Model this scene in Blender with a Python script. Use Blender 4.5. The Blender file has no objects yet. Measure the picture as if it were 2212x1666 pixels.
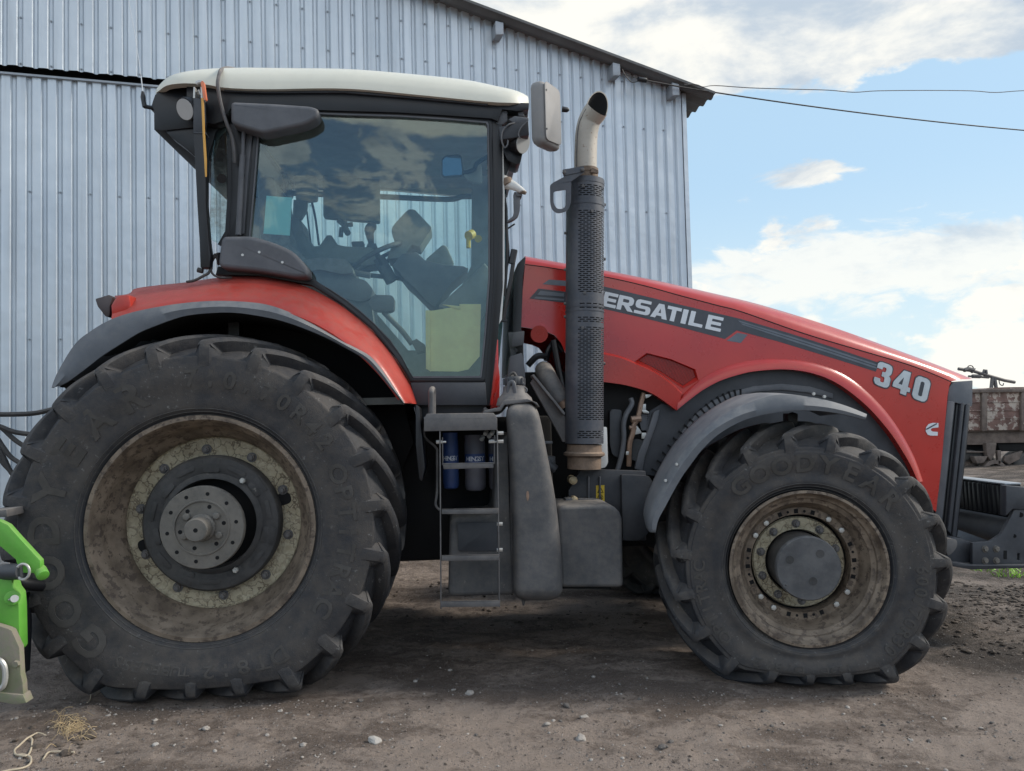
import bpy, bmesh, math, random
from math import sin, cos, tan, pi, radians, sqrt, atan2, exp
from mathutils import Vector, Matrix, noise
random.seed(7)
D = bpy.data
scene = bpy.context.scene
COL = scene.collection
V = Vector

# ------------------------------------------------------------------ camera
RW, RH, FOC = 2212.0, 1666.0, 1650.0          # measuring grid of the photograph
CAM = V((0.0, -3.9, 1.4))
_p, _r, _y = radians(2.3), radians(1.4), radians(4.6)
FWD = V((sin(_y)*cos(_p), cos(_y)*cos(_p), sin(_p)))
_rt = V((cos(_y), -sin(_y), 0)); _up = _rt.cross(FWD)
RGT = _rt*cos(_r) - _up*sin(_r); UPV = _up*cos(_r) + _rt*sin(_r)
cam = D.cameras.new('camera'); camo = D.objects.new('camera', cam); COL.objects.link(camo)
camo.matrix_world = Matrix(((RGT.x, UPV.x, -FWD.x, CAM.x), (RGT.y, UPV.y, -FWD.y, CAM.y), (RGT.z, UPV.z, -FWD.z, CAM.z), (0, 0, 0, 1)))
cam.sensor_fit = 'HORIZONTAL'; cam.sensor_width = 36.0; cam.lens = 36.0*FOC/RW
cam.clip_start = 0.05; cam.clip_end = 5000
scene.camera = camo

# ------------------------------------------------------------------ sun, sky, exposure
SUN_EL, SUN_AZ = radians(36), radians(3.5)        # azimuth measured from +X towards +Y
SUN_DIR = V((cos(SUN_EL)*cos(SUN_AZ), cos(SUN_EL)*sin(SUN_AZ), sin(SUN_EL)))
sl = D.lights.new('sun', 'SUN'); sl.energy = 2.3; sl.angle = radians(12); sl.color = (1.0, 0.93, 0.82)
so = D.objects.new('sun', sl); COL.objects.link(so)
so.rotation_euler = (-SUN_DIR).to_track_quat('-Z', 'Y').to_euler(); so.location = (8, -6, 12)
vs = scene.view_settings
vs.view_transform = 'Standard'; vs.look = 'None'; vs.gamma = 1.0; vs.use_curve_mapping = False
vs.exposure = 0.55

class NT:                                              # short node-tree writer
    def __init__(s, tree): s.t = tree; tree.nodes.clear()
    def n(s, typ, **kw):
        nd = s.t.nodes.new(typ)
        for k, v in kw.items():
            if k == 'inp':
                for i, x in v.items():
                    if isinstance(x, bpy.types.NodeSocket): s.t.links.new(x, nd.inputs[i])
                    else: nd.inputs[i].default_value = x
            else: setattr(nd, k, v)
        return nd
    def math(s, op, a, b=None, c=None, clamp=False):
        d = {0: a}
        if b is not None: d[1] = b
        if c is not None: d[2] = c
        nd = s.n('ShaderNodeMath', operation=op, inp=d); nd.use_clamp = clamp
        return nd.outputs[0]
    def ramp(s, fac, stops, interp='LINEAR'):
        nd = s.n('ShaderNodeValToRGB', inp={0: fac}); cr = nd.color_ramp; cr.interpolation = interp
        while len(cr.elements) < len(stops): cr.elements.new(0.5)
        for e, (p, c) in zip(cr.elements, stops):
            e.position = p; e.color = (c, c, c, 1) if not hasattr(c, '__len__') else (*c, 1)
        return nd.outputs[0]
    def mix(s, fac, a, b, typ='MIX'):
        nd = s.n('ShaderNodeMix', data_type='RGBA', blend_type=typ)
        for i, x in ((0, fac), (6, a), (7, b)):
            if isinstance(x, bpy.types.NodeSocket): s.t.links.new(x, nd.inputs[i])
            elif i == 0: nd.inputs[0].default_value = x
            else: nd.inputs[i].default_value = (*x, 1) if len(x) == 3 else x
        return nd.outputs[2]
    def noise(s, vec, scale, detail=4, rough=.55, dist=0.0):
        return s.n('ShaderNodeTexNoise', inp={'Vector': vec, 'Scale': scale, 'Detail': detail, 'Roughness': rough, 'Distortion': dist}).outputs[0]
    def maprange(s, v, a, b, c=0.0, d=1.0, smooth=True):
        nd = s.n('ShaderNodeMapRange', inp={0: v, 1: a, 2: b, 3: c, 4: d})
        nd.interpolation_type = 'SMOOTHSTEP' if smooth else 'LINEAR'; nd.clamp = True
        return nd.outputs[0]

def ray(u, v): return (FWD + RGT*((u-RW/2)/FOC) - UPV*((v-RH/2)/FOC))
world = D.worlds.new('World'); scene.world = world; world.use_nodes = True
W = NT(world.node_tree)
sky = W.n('ShaderNodeTexSky'); sky.sky_type = 'NISHITA'; sky.sun_disc = False
sky.sun_elevation = SUN_EL; sky.sun_rotation = pi/2 - SUN_AZ
sky.altitude = 100; sky.air_density = 1.0; sky.dust_density = 1.2; sky.ozone_density = 1.6
tc = W.n('ShaderNodeTexCoord'); gen = tc.outputs['Generated']
sep = W.n('ShaderNodeSeparateXYZ', inp={0: gen}); Zel = sep.outputs[2]; FRONT = W.maprange(sep.outputs[1], -.25, .25)
mp = W.n('ShaderNodeMapping', inp={0: gen, 'Scale': (1.0, 1.0, 2.1)}).outputs[0]
big = W.noise(mp, 3.6, 9, .58, .25)
fine = W.noise(mp, 9.0, 7, .6, .3)
wisp = W.noise(mp, 15.0, 8, .62, .6)
fb = W.math('ADD', W.math('MULTIPLY', big, .72), W.math('MULTIPLY', fine, .28))
bias = W.ramp(Zel, [(0.0, .46), (.10, .47), (.155, .50), (.20, .47), (.235, .40), (.335, .38), (.38, .62), (.47, .72), (.75, .50)])
lowb_ = W.math('MULTIPLY', W.math('MULTIPLY', W.maprange(Zel, .26, .16), .22), W.math('SUBTRACT', 1.0, FRONT))
cov = W.math('SUBTRACT', W.math('ADD', fb, W.math('SUBTRACT', bias, .5)), lowb_)
mask = W.maprange(cov, .50, .555)
def blob(u, v, ru, rv, nz):                            # one cloud bank at a fixed place in the sky
    e = ray(u, v).normalized(); ex = V((e.y, -e.x, 0)).normalized(); ez = ex.cross(e)
    def dot(a): return W.n('ShaderNodeVectorMath', operation='DOT_PRODUCT', inp={0: gen, 1: tuple(a)}).outputs['Value']
    a = W.math('DIVIDE', dot(ex), ru/FOC); b = W.math('DIVIDE', dot(ez), rv/FOC); c = W.math('GREATER_THAN', dot(e), 0.3)
    rr = W.math('ADD', W.math('MULTIPLY', a, a), W.math('MULTIPLY', b, b))
    rr = W.math('ADD', rr, W.math('MULTIPLY', W.math('SUBTRACT', wisp, .5), nz))
    return W.math('MULTIPLY', W.maprange(rr, 1.2, .35), c)
for args in ((1738, 376, 98, 25, 4.2), (1850, 578, 370, 86, 3.4)):
    mask = W.math('MAXIMUM', mask, W.math('MULTIPLY', blob(*args), 1.0 if args[2] < 200 else .8))
shade = W.maprange(W.math('ADD', W.noise(W.n('ShaderNodeMapping', inp={0: mp, 'Location': (.07, -.05, .12)}).outputs[0], 4.2, 8, .6, .2), W.math('MULTIPLY', W.math('SUBTRACT', .34, Zel), .40)), .34, .55)
ccol = W.mix(shade, (4.6, 5.5, 6.6), (9.6, 9.1, 8.1))
VIS = W.math('MULTIPLY', FRONT, W.maprange(Zel, .75, .5))
ccol = W.mix(VIS, ccol, W.mix(shade, (2.9, 3.35, 3.85), (5.6, 5.45, 5.0)))
hz = W.maprange(Zel, .30, .0)
skyc = W.mix(W.math('ADD', .40, W.math('MULTIPLY', VIS, .45)), sky.outputs[0], (2.65, 3.85, 4.9))
skyc = W.mix(W.math('MULTIPLY', hz, W.math('ADD', .15, W.math('MULTIPLY', FRONT, .55))), skyc, (4.5, 5.15, 5.05))
skyc = W.mix(W.math('MULTIPLY', W.math('SUBTRACT', 1.0, FRONT), W.math('MULTIPLY', .40, W.math('MULTIPLY', W.maprange(Zel, .65, .42), W.maprange(Zel, .10, .22)))), skyc, (2.0, 3.6, 6.2))
skyc = W.mix(W.math('MULTIPLY', mask, .93), skyc, ccol)
bmp = W.n('ShaderNodeMapping', inp={0: gen, 'Scale': (1, 1, 1.5), 'Location': (.31, .2, .1)}).outputs[0]
bn = W.math('ADD', W.math('MULTIPLY', W.noise(bmp, 11.0, 9, .62, .5), .7), W.math('MULTIPLY', W.noise(bmp, 2.6, 3, .5), .3))
bm_ = W.math('MULTIPLY', W.math('MULTIPLY', W.maprange(bn, .505, .555), W.math('SUBTRACT', 1.0, FRONT)), W.math('MULTIPLY', W.maprange(Zel, .20, .25), W.maprange(Zel, .62, .5)))
skyc = W.mix(W.math('MULTIPLY', bm_, .75), skyc, W.mix(W.maprange(W.noise(bmp, 11.0, 6, .6), .42, .6), (5.2, 5.6, 6.0), (8.6, 8.5, 8.2)))
bg = W.n('ShaderNodeBackground', inp={0: skyc, 1: .13})
W.n('ShaderNodeOutputWorld', inp={0: bg.outputs[0]})

# ------------------------------------------------------------------ photograph grid -> place
def P(u, v, Y):                                        # the point where the sight line meets the upright plane y = Y
    d = ray(u, v); return CAM + d*((Y - CAM.y)/d.y)
BN = V((-tan(radians(11.4)), 1, 0)).normalized(); BP = V((.64, 4.1, 0))
BT = V((BN.y, -BN.x, 0))                               # along the barn wall, to the right
def PB(u, v, off=0.0):                                 # same on the barn wall (off = metres in front of it)
    d = ray(u, v); return CAM + d*(((BP - BN*off - CAM).dot(BN))/d.dot(BN))
GA, GB = -0.0147, -0.03375
def ground_z(x, y):
    xx = max(-6.0, min(7.0, x)); return GA + GB*xx
def PG(u, v, up=0.0):
    d = ray(u, v); p = CAM.copy(); t = 3.0
    for _ in range(12):
        q = CAM + d*t; t -= (q.z - ground_z(q.x, q.y) - up)/d.z*.9
    return CAM + d*t

# ------------------------------------------------------------------ mesh helpers
def cr(pts, n=6, closed=False):                        # Catmull-Rom through points (tuples or vectors)
    pts = [tuple(p) for p in pts]; m = len(pts); out = []
    rng = range(m) if closed else range(m-1)
    for i in rng:
        g = (lambda k: pts[k % m]) if closed else (lambda k: pts[max(0, min(m-1, k))])
        a, b, c, d = g(i-1), g(i), g(i+1), g(i+2)
        for k in range(n):
            t = k/n
            out.append(tuple(.5*((2*B)+(-A+C)*t+(2*A-5*B+4*C-E)*t*t+(-A+3*B-3*C+E)*t**3) for A, B, C, E in zip(a, b, c, d)))
    if not closed: out.append(pts[-1])
    return out
def rnd(pts, r, n=4):                                  # round the corners of a 2-D outline
    out = []; m = len(pts)
    for i in range(m):
        a, b, c = V(pts[i-1]), V(pts[i]), V(pts[(i+1) % m])
        rr = r[i] if hasattr(r, '__len__') else r
        d1, d2 = (a-b), (c-b); l = min(rr, d1.length*.45, d2.length*.45)
        if l < 1e-6: out.append(tuple(b)); continue
        p0, p1 = b + d1.normalized()*l, b + d2.normalized()*l
        for k in range(n+1):
            t = k/n; out.append(tuple(p0*(1-t)**2 + b*2*t*(1-t) + p1*t*t))
    return out

class MB:
    def __init__(s): s.bm = bmesh.new()
    def face(s, vs):
        try: return s.bm.faces.new(vs)
        except ValueError: return None
    def loop(s, pts): return [s.bm.verts.new(p) for p in pts]
    def bridge(s, a, b, closed=True):
        n = len(a)
        for i in range(n if closed else n-1): s.face((a[i], a[(i+1) % n], b[(i+1) % n], b[i]))
    def prism(s, pts, vec, holes=()):                  # outline (3-D, planar) pushed along vec, with holes
        vec = V(vec); loops = [s.loop(pts)] + [s.loop(h) for h in holes]
        if not holes:
            f = s.face(loops[0]); fs = [f]
            f.normal_update()
            bk = [s.bm.verts.new(v.co + vec) for v in loops[0]]
            fs += [s.face(list(reversed(bk)))]; fs[-1].normal_update(); s.bridge(list(reversed(loops[0])), list(reversed(bk)))
            bmesh.ops.triangulate(s.bm, faces=[f for f in fs if f and len(f.verts) > 4], ngon_method='EAR_CLIP')
            return s
        es = []
        for l in loops: es += [s.bm.edges.new((l[i], l[(i+1) % len(l)])) for i in range(len(l))]
        r = bmesh.ops.triangle_fill(s.bm, edges=es, use_beauty=True, use_dissolve=False)
        fs = [g for g in r['geom'] if isinstance(g, bmesh.types.BMFace)]
        mp = {v: s.bm.verts.new(v.co + vec) for l in loops for v in l}
        for f in fs: s.face([mp[v] for v in reversed(f.verts)])
        for l in loops: s.bridge(l, [mp[v] for v in l])
        return s
    def plate(s, pts, Y0, Y1, holes=()):               # outline read off the photograph at depth Y0, thickness to Y1
        a = [P(u, v, Y0) for u, v in pts]
        return s.prism(a, (0, Y1-Y0, 0), [[P(u, v, Y0) for u, v in h] for h in holes])
    def pillow(s, pts, Y0, Y1, b, seg=4):              # a plate with a generously rounded front edge
        base = [P(u, v, Y0+b) for u, v in pts]; q = [V((p.x, p.z)) for p in base]; n = len(q)
        ar = sum(q[i-1].x*q[i].y - q[i].x*q[i-1].y for i in range(n)); sg = 1 if ar > 0 else -1
        nm = []
        for i in range(n):
            d1, d2 = (q[i]-q[i-1]).normalized(), (q[(i+1) % n]-q[i]).normalized()
            n1, n2 = V((-d1.y, d1.x))*sg, V((-d2.y, d2.x))*sg; m_ = (n1+n2); m_ = m_.normalized() if m_.length > 1e-4 else n1
            nm.append(m_ * min(1.6, 1/max(.3, m_.dot(n1))))
        rings = []
        for k in range(seg+1):
            a = k/seg*pi/2; ins, y = b*(1-sin(a)), Y0 + b*(1-cos(a))
            rings.append(s.loop([V((q[i].x + nm[i].x*ins, y, q[i].y + nm[i].y*ins)) for i in range(n)]))
        bk = s.loop([V((p.x, Y1, p.z)) for p in base])
        f = s.face(rings[0]); f.normal_update(); g = s.face(bk); g.normal_update(); f.material_index = g.material_index = 9
        for a, c in zip(rings, rings[1:]): s.bridge(a, c)
        s.bridge(rings[-1], bk); bmesh.ops.triangulate(s.bm, faces=[f, g], ngon_method='EAR_CLIP')
        return s
    def box(s, lo, hi, m=None):
        x0, y0, z0 = lo; x1, y1, z1 = hi
        vs = [V(c) for c in ((x0,y0,z0),(x1,y0,z0),(x1,y1,z0),(x0,y1,z0),(x0,y0,z1),(x1,y0,z1),(x1,y1,z1),(x0,y1,z1))]
        if m is not None: vs = [m @ v for v in vs]
        vs = [s.bm.verts.new(v) for v in vs]
        for f in ((0,3,2,1),(4,5,6,7),(0,1,5,4),(1,2,6,5),(2,3,7,6),(3,0,4,7)): s.face([vs[i] for i in f])
        return s
    def loft_front(s, rows, yb, n=4.0, m=22):          # rows of (v, left u, right u, front y): a rounded moulded front
        out = []
        for v, a, c, yf in rows:
            r = []
            for k in range(m+1):
                t = -cos(pi*k/m); q = (1-abs(t)**n)**(1/n); y = yb + (yf-yb)*q
                r.append(P(a + (c-a)*(t+1)/2, v, y))
            out.append(r)
        s.grid(out); return s
    def tube(s, pts, r, n=10, cap=True, close=False):
        pts = [V(p) for p in pts]; m = len(pts); rings = []; up = None
        for i, p in enumerate(pts):
            if close: t = (pts[(i+1) % m] - pts[i-1])
            else: t = (pts[min(i+1, m-1)] - pts[max(i-1, 0)])
            t.normalize()
            if up is None: up = t.orthogonal().normalized()
            up = (up - t*up.dot(t)).normalized(); w = t.cross(up)
            rr = r[i] if hasattr(r, '__len__') else r
            rings.append(s.loop([p + up*(rr*cos(2*pi*k/n)) + w*(rr*sin(2*pi*k/n)) for k in range(n)]))
        for a, b in zip(rings, rings[1:]): s.bridge(a, b)
        if close: s.bridge(rings[-1], rings[0])
        elif cap: s.face(list(reversed(rings[0]))); s.face(rings[-1])
        return s
    def cyl(s, a, b, r, r2=None, n=24): return s.tube([a, b], [r, r if r2 is None else r2], n)
    def lathe(s, prof, c=(0,0,0), n=64, axis='Y', closed=False, cap=False):  # profile of (radius, offset along axis)
        c = V(c); rings = []
        for r, y in prof:
            ring = []
            for k in range(n):
                a = 2*pi*k/n
                q = V((r*cos(a), y, r*sin(a))) if axis == 'Y' else V((r*cos(a), r*sin(a), y))
                ring.append(s.bm.verts.new(c+q))
            rings.append(ring)
        for a, b in zip(rings, rings[1:]): s.bridge(a, b)
        if closed: s.bridge(rings[-1], rings[0])
        if cap: s.face(rings[0]); s.face(list(reversed(rings[-1])))
        return s
    def hexnut(s, c, r, h, axis=V((0,-1,0)), stud=0.0):
        c = V(c); s.tube([c, c+axis*h*.8, c+axis*h], [r, r, r*.86], 6)
        if stud: s.cyl(c+axis*h*.9, c+axis*(h+stud), r*.5, n=8)
        return s
    def grid(s, rows, cu=False, cv=False):             # rows of points
        R = [s.loop(r) for r in rows]
        for a, b in zip(R, R[1:]): s.bridge(a, b, cu)
        if cv: s.bridge(R[-1], R[0], cu)
        return s
    def build(s, name, mat, parent=None, bev=0.0, smooth=40, seg=2, recalc=True, solid=0.0):
        bm = s.bm
        if recalc: bmesh.ops.recalc_face_normals(bm, faces=bm.faces)
        if bev:
            es = [e for e in bm.edges if len(e.link_faces) == 2 and e.calc_face_angle(0) > radians(35)]
            bmesh.ops.bevel(bm, geom=es, offset=bev, segments=seg, affect='EDGES', profile=.5, clamp_overlap=True)
        org = parent_org(parent)
        if org.length: bmesh.ops.translate(bm, verts=bm.verts, vec=-org)
        me = D.meshes.new(name); bm.to_mesh(me); bm.free()
        if smooth:
            me.shade_smooth(); me.set_sharp_from_angle(angle=radians(smooth))
            for p in me.polygons:
                if p.material_index == 9: p.material_index = 0; p.use_smooth = False
        o = D.objects.new(name, me); COL.objects.link(o)
        if mat: me.materials.append(mat)
        if parent: o.parent = parent
        if solid:
            md = o.modifiers.new('solid', 'SOLIDIFY'); md.thickness = solid; md.offset = 0
        return o
def parent_org(p):
    o = V((0,0,0))
    while p is not None: o += p.location; p = p.parent
    return o
def thing(name, label, cat, loc=(0,0,0), group=None):
    o = D.objects.new(name, None); COL.objects.link(o); o.location = loc; o.empty_display_size = .2
    o['label'] = label; o['category'] = cat
    if group: o['group'] = group
    return o
def tag(o, label, cat, group=None):
    o['label'] = label; o['category'] = cat
    if group: o['group'] = group
    return o
def repeat(name, m, parent, pts, fn, **kw):            # the same small part at several places, each an object of its own
    mb = MB(); fn(mb); o = mb.build(name, m, None, **kw); o.parent = parent; org = parent_org(parent); out = [o]
    for i, p in enumerate(pts):
        c = o if i == 0 else o.copy()
        if i: COL.objects.link(c); out.append(c)
        c.location = V(p) - org
    return out
def sub(name, parent, loc):                            # an Empty part that carries sub-parts
    o = D.objects.new(name, None); COL.objects.link(o); o.parent = parent
    o.location = V(loc) - parent_org(parent); o.empty_display_size = .1; return o
def copy_tree(o, parent=None):
    c = o.copy(); COL.objects.link(c)
    if parent: c.parent = parent
    for ch in list(o.children): copy_tree(ch, c)
    return c

# ------------------------------------------------------------------ materials
MATS = {}
def mat(name, col, rough=.6, metal=0.0, dust=0.0, dcol=(.23,.19,.155), var=.15, scale=6.0, bump=.0, bscale=60.0, up=.6, coat=0.0, col2=None, spot=0.0, spotcol=(.1,.06,.04), spotscale=25.0, side=.25, spec=.5):
    m = D.materials.new(name); m.use_nodes = True; T = NT(m.node_tree); MATS[name] = m
    co = T.n('ShaderNodeTexCoord').outputs['Object']; geo = T.n('ShaderNodeNewGeometry')
    n1 = T.noise(co, scale, 5, .6); n2 = T.noise(co, scale*5.3, 6, .65); n3 = T.noise(co, bscale, 4, .6)
    lo = tuple(c*(1-var) for c in col); hi = tuple(min(1, c*(1+var)) for c in (col2 or col))
    base = T.mix(T.maprange(n1, .3, .7), lo, hi)
    if spot:
        sp = T.maprange(T.noise(co, spotscale, 6, .7), .72-spot*.35, .78-spot*.35)
        base = T.mix(sp, base, spotcol)
    rg = rough
    if dust:
        nz = T.n('ShaderNodeSeparateXYZ', inp={0: geo.outputs['Normal']}).outputs[2]
        upm = T.maprange(nz, -.1, .9)
        cov = T.math('ADD', T.math('MULTIPLY', upm, up), side)
        pat = T.math('ADD', T.math('MULTIPLY', n1, .5), T.math('MULTIPLY', n2, .5))
        dm = T.math('MULTIPLY', T.math('MULTIPLY', T.math('ADD', .45, T.maprange(pat, .35, .65)), cov), dust, clamp=True)
        base = T.mix(dm, base, dcol)
        rg = T.math('ADD', rough, T.math('MULTIPLY', dm, max(0.0, .9-rough)), clamp=True)
    bs = T.n('ShaderNodeBsdfPrincipled', inp={'Base Color': base, 'Roughness': rg, 'Metallic': metal, 'Specular IOR Level': spec})
    if coat: bs.inputs['Coat Weight'].default_value = coat; bs.inputs['Coat Roughness'].default_value = .12
    if bump:
        b = T.n('ShaderNodeBump', inp={'Strength': bump, 'Distance': .004, 'Height': T.math('ADD', n3, T.math('MULTIPLY', n2, .8))})
        T.t.links.new(b.outputs[0], bs.inputs['Normal'])
    T.n('ShaderNodeOutputMaterial', inp={0: bs.outputs[0]})
    return m
DUST = (.235,.20,.17)
red = mat('red_paint', (.46,.019,.012), .25, 0, .13, (.34,.09,.075), .10, 2.2, .03, 20, coat=.4, side=.35, up=.5, spot=.12, spotcol=(.2,.04,.04), spotscale=9)
redf = mat('dusty_red_fender', (.46,.026,.013), .34, 0, .45, (.25,.10,.08), .14, 5, .08, 60, up=.85, side=.12, coat=.1)
greyf = mat('grey_fender_plastic', (.092,.106,.128), .55, 0, .8, (.24,.23,.22), .18, 4, .12, 90, up=.55, side=.22)
dark = mat('dark_plastic', (.030,.034,.043), .5, 0, .35, (.17,.155,.145), .2, 6, .1, 120, side=.2)
dark2 = mat('grey_plastic', (.085,.09,.104), .55, 0, .5, (.20,.19,.18), .15, 6, .1, 160, side=.2)
black = mat('black_plastic', (.007,.008,.011), .42, 0, .12, (.10,.095,.09), .2, 6, .05, 80, side=.08)
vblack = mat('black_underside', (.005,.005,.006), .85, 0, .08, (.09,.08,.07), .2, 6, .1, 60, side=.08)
tank = mat('dusty_tank_plastic', (.050,.056,.067), .55, 0, .7, (.235,.205,.175), .2, 5, .2, 110, up=.5, side=.36, spot=.18, spotcol=(.22,.20,.175), spotscale=14)
cream = mat('cream_roof_paint', (.72,.70,.60), .4, 0, .18, (.45,.40,.33), .04, 3, .0, coat=.2, side=.4, spec=.4)
steel = mat('painted_dark_steel', (.075,.077,.085), .5, .1, .8, (.24,.21,.185), .2, 9, .12, 90, up=.75, side=.25, spot=.15, spotcol=(.13,.08,.055), spotscale=30)
zinc = mat('zinc_bolt', (.55,.55,.53), .4, .6, .35, DUST, .1, 20)
def rubber_material():
    m = D.materials.new('tyre_rubber'); m.use_nodes = True; T = NT(m.node_tree); MATS['tyre_rubber'] = m
    co = T.n('ShaderNodeTexCoord').outputs['Object']; geo = T.n('ShaderNodeNewGeometry')
    n1 = T.noise(co, 3.0, 6, .62); n2 = T.noise(co, 16, 7, .68); n3 = T.noise(co, 140, 4, .65); n4 = T.noise(T.n('ShaderNodeMapping', inp={0: co, 'Scale': (1, .35, 1)}).outputs[0], 42, 6, .72)
    base = T.mix(T.maprange(n1, .3, .7), (.014,.017,.024), (.023,.026,.032))
    pat = T.math('ADD', T.math('MULTIPLY', n1, .5), T.math('MULTIPLY', n2, .5))
    nz = T.n('ShaderNodeSeparateXYZ', inp={0: geo.outputs['Normal']}).outputs[2]
    ny = T.math('ABSOLUTE', T.n('ShaderNodeSeparateXYZ', inp={0: geo.outputs['Normal']}).outputs[1])
    dust = T.math('MULTIPLY', T.math('ADD', .35, T.maprange(pat, .36, .64)), T.math('ADD', T.math('MULTIPLY', T.maprange(nz, -.1, .9), .26), T.math('ADD', .06, T.math('MULTIPLY', T.maprange(ny, .55, .97), .27))), clamp=True)
    base = T.mix(dust, base, (.140,.117,.096))
    wear = T.maprange(T.math('ADD', geo.outputs['Pointiness'], T.math('MULTIPLY', T.math('SUBTRACT', n2, .5), .06)), .52, .60)
    base = T.mix(T.math('MULTIPLY', wear, .55), base, (.17,.16,.15))
    scuff = T.math('MULTIPLY', T.maprange(n4, .585, .70), T.maprange(n1, .42, .62))
    base = T.mix(T.math('MULTIPLY', scuff, .65), base, (.24,.235,.225))
    b = T.n('ShaderNodeBump', inp={'Strength': .55, 'Distance': .004, 'Height': T.math('ADD', n3, T.math('MULTIPLY', n2, 1.6))})
    bs = T.n('ShaderNodeBsdfPrincipled', inp={'Base Color': base, 'Roughness': T.math('ADD', .6, T.math('MULTIPLY', dust, .5), clamp=True), 'Specular IOR Level': .4, 'Normal': b.outputs[0]})
    T.n('ShaderNodeOutputMaterial', inp={0: bs.outputs[0]}); return m
rubber = rubber_material()
letterm = mat('tyre_lettering', (.060,.054,.049), .75, 0, .2, (.09,.085,.08), .25, 9, .2, 120)
hose = mat('black_hose', (.02,.021,.024), .55, 0, .4, DUST, .2, 10)
rim = mat('rusty_rim', (.140,.104,.076), .6, .1, .5, (.21,.165,.125), .3, 9, .35, 60, spot=.58, spotcol=(.065,.046,.036), spotscale=26, up=.2, side=.4, col2=(.20,.155,.115))
casting = mat('black_casting', (.030,.031,.034), .65, 0, .5, (.15,.135,.12), .3, 9, .35, 50, side=.3, spot=.15, spotcol=(.16,.15,.14), spotscale=16)
hubgrey = mat('grey_hub_steel', (.105,.10,.092), .55, .2, .7, (.23,.205,.175), .25, 8, .25, 60, side=.5, spot=.1, spotcol=(.06,.05,.045))
hubcapm = mat('hub_cap_plastic', (.055,.058,.066), .55, 0, .7, (.185,.175,.165), .2, 6, .25, 60, side=.4)
guard = mat('exhaust_guard', (.048,.060,.082), .45, .3, .6, (.24,.20,.17), .2, 5, .06, 60, side=.25)
rust = mat('rusty_pipe', (.125,.088,.066), .75, .1, .6, (.30,.22,.16), .35, 12, .4, 60, side=.4, spot=.3, spotcol=(.07,.045,.035))
alu = mat('exhaust_pipe', (.43,.40,.355), .55, .15, .4, (.34,.27,.20), .14, 5, .08, 40, side=.4, spot=.34, spotcol=(.20,.13,.09), spotscale=42)
white = mat('white_plastic', (.72,.72,.70), .45, 0, .3, DUST, .04, 6)
whiteletter = mat('white_decal', (.66,.68,.72), .4, 0, .12, DUST, .03, 6)
silverdec = mat('brushed_decal', (.50,.53,.56), .3, .35, .1, DUST, .12, 14)
darkdec = mat('dark_decal', (.035,.042,.055), .35, 0, .25, (.2,.16,.16), .12, 9)
greydec = mat('grey_decal', (.115,.135,.165), .35, 0, .2, (.25,.2,.2), .12, 9)
ventm = mat('vent_mesh_red', (.13,.014,.016), .6, 0, .3, DUST, .1, 8)
yellow = mat('yellow_label', (.70,.48,.03), .5, 0, .2, DUST, .05, 8)
amber = mat('amber_reflector', (.70,.36,.06), .35, 0, .15, DUST, .05, 8)
orange = mat('orange_reflector', (.75,.20,.09), .3, 0, .2, (.6,.35,.25), .05, 8)
lens = mat('lamp_lens', (.55,.57,.58), .15, .3, .1, DUST, .03, 8)
tail = mat('tail_lamp', (.045,.03,.032), .35, 0, .5, (.15,.13,.12), .2, 8)
blue = mat('blue_filter', (.02,.055,.19), .4, 0, .5, (.09,.09,.11), .2, 9)
greycan = mat('grey_filter', (.10,.10,.125), .45, 0, .5, (.16,.15,.15), .2, 9)
card = mat('yellow_cardboard', (.98,.76,.38), .85, 0, .25, (.45,.33,.16), .08, 8, .1, 60)
def paper_material():
    m = D.materials.new('cyan_sheet'); m.use_nodes = True; T = NT(m.node_tree)
    d = T.n('ShaderNodeBsdfDiffuse', inp={0: (.62,.98,1,1)}); t = T.n('ShaderNodeBsdfTranslucent', inp={0: (.6,.95,.97,1)})
    T.n('ShaderNodeOutputMaterial', inp={0: T.n('ShaderNodeMixShader', inp={0: .5, 1: d.outputs[0], 2: t.outputs[0]}).outputs[0]}); return m
paper = paper_material()
fabric = mat('seat_fabric', (.17,.175,.175), .9, 0, .3, (.25,.23,.2), .2, 20, .3, 300, up=.5)
inter = mat('cab_trim', (.19,.20,.195), .6, 0, .5, (.26,.24,.20), .15, 9, .1, 120, up=.6)
green = mat('green_paint', (.095,.38,.035), .5, 0, .45, (.24,.28,.12), .12, 7, .06, 60, side=.3, spot=.12, spotcol=(.10,.13,.05), spotscale=28)
greendirt = mat('dusty_green_steel', (.15,.20,.085), .6, 0, .95, (.22,.195,.155), .15, 6, .2, 70, side=.75, spot=.15, spotcol=(.12,.09,.07))
mirrorm = mat('mirror_housing', (.20,.20,.205), .5, 0, .65, (.29,.265,.24), .12, 4, .1, 150, side=.4)
mglass = mat('mirror_glass', (.08,.12,.16), .03, 1.0, 0, var=.02)
copper = mat('copper_fitting', (.27,.175,.125), .5, .5, .4, DUST, .3, 15)
brass = mat('brass_bolt', (.50,.40,.25), .45, .4, .3, DUST, .2, 15)
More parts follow.
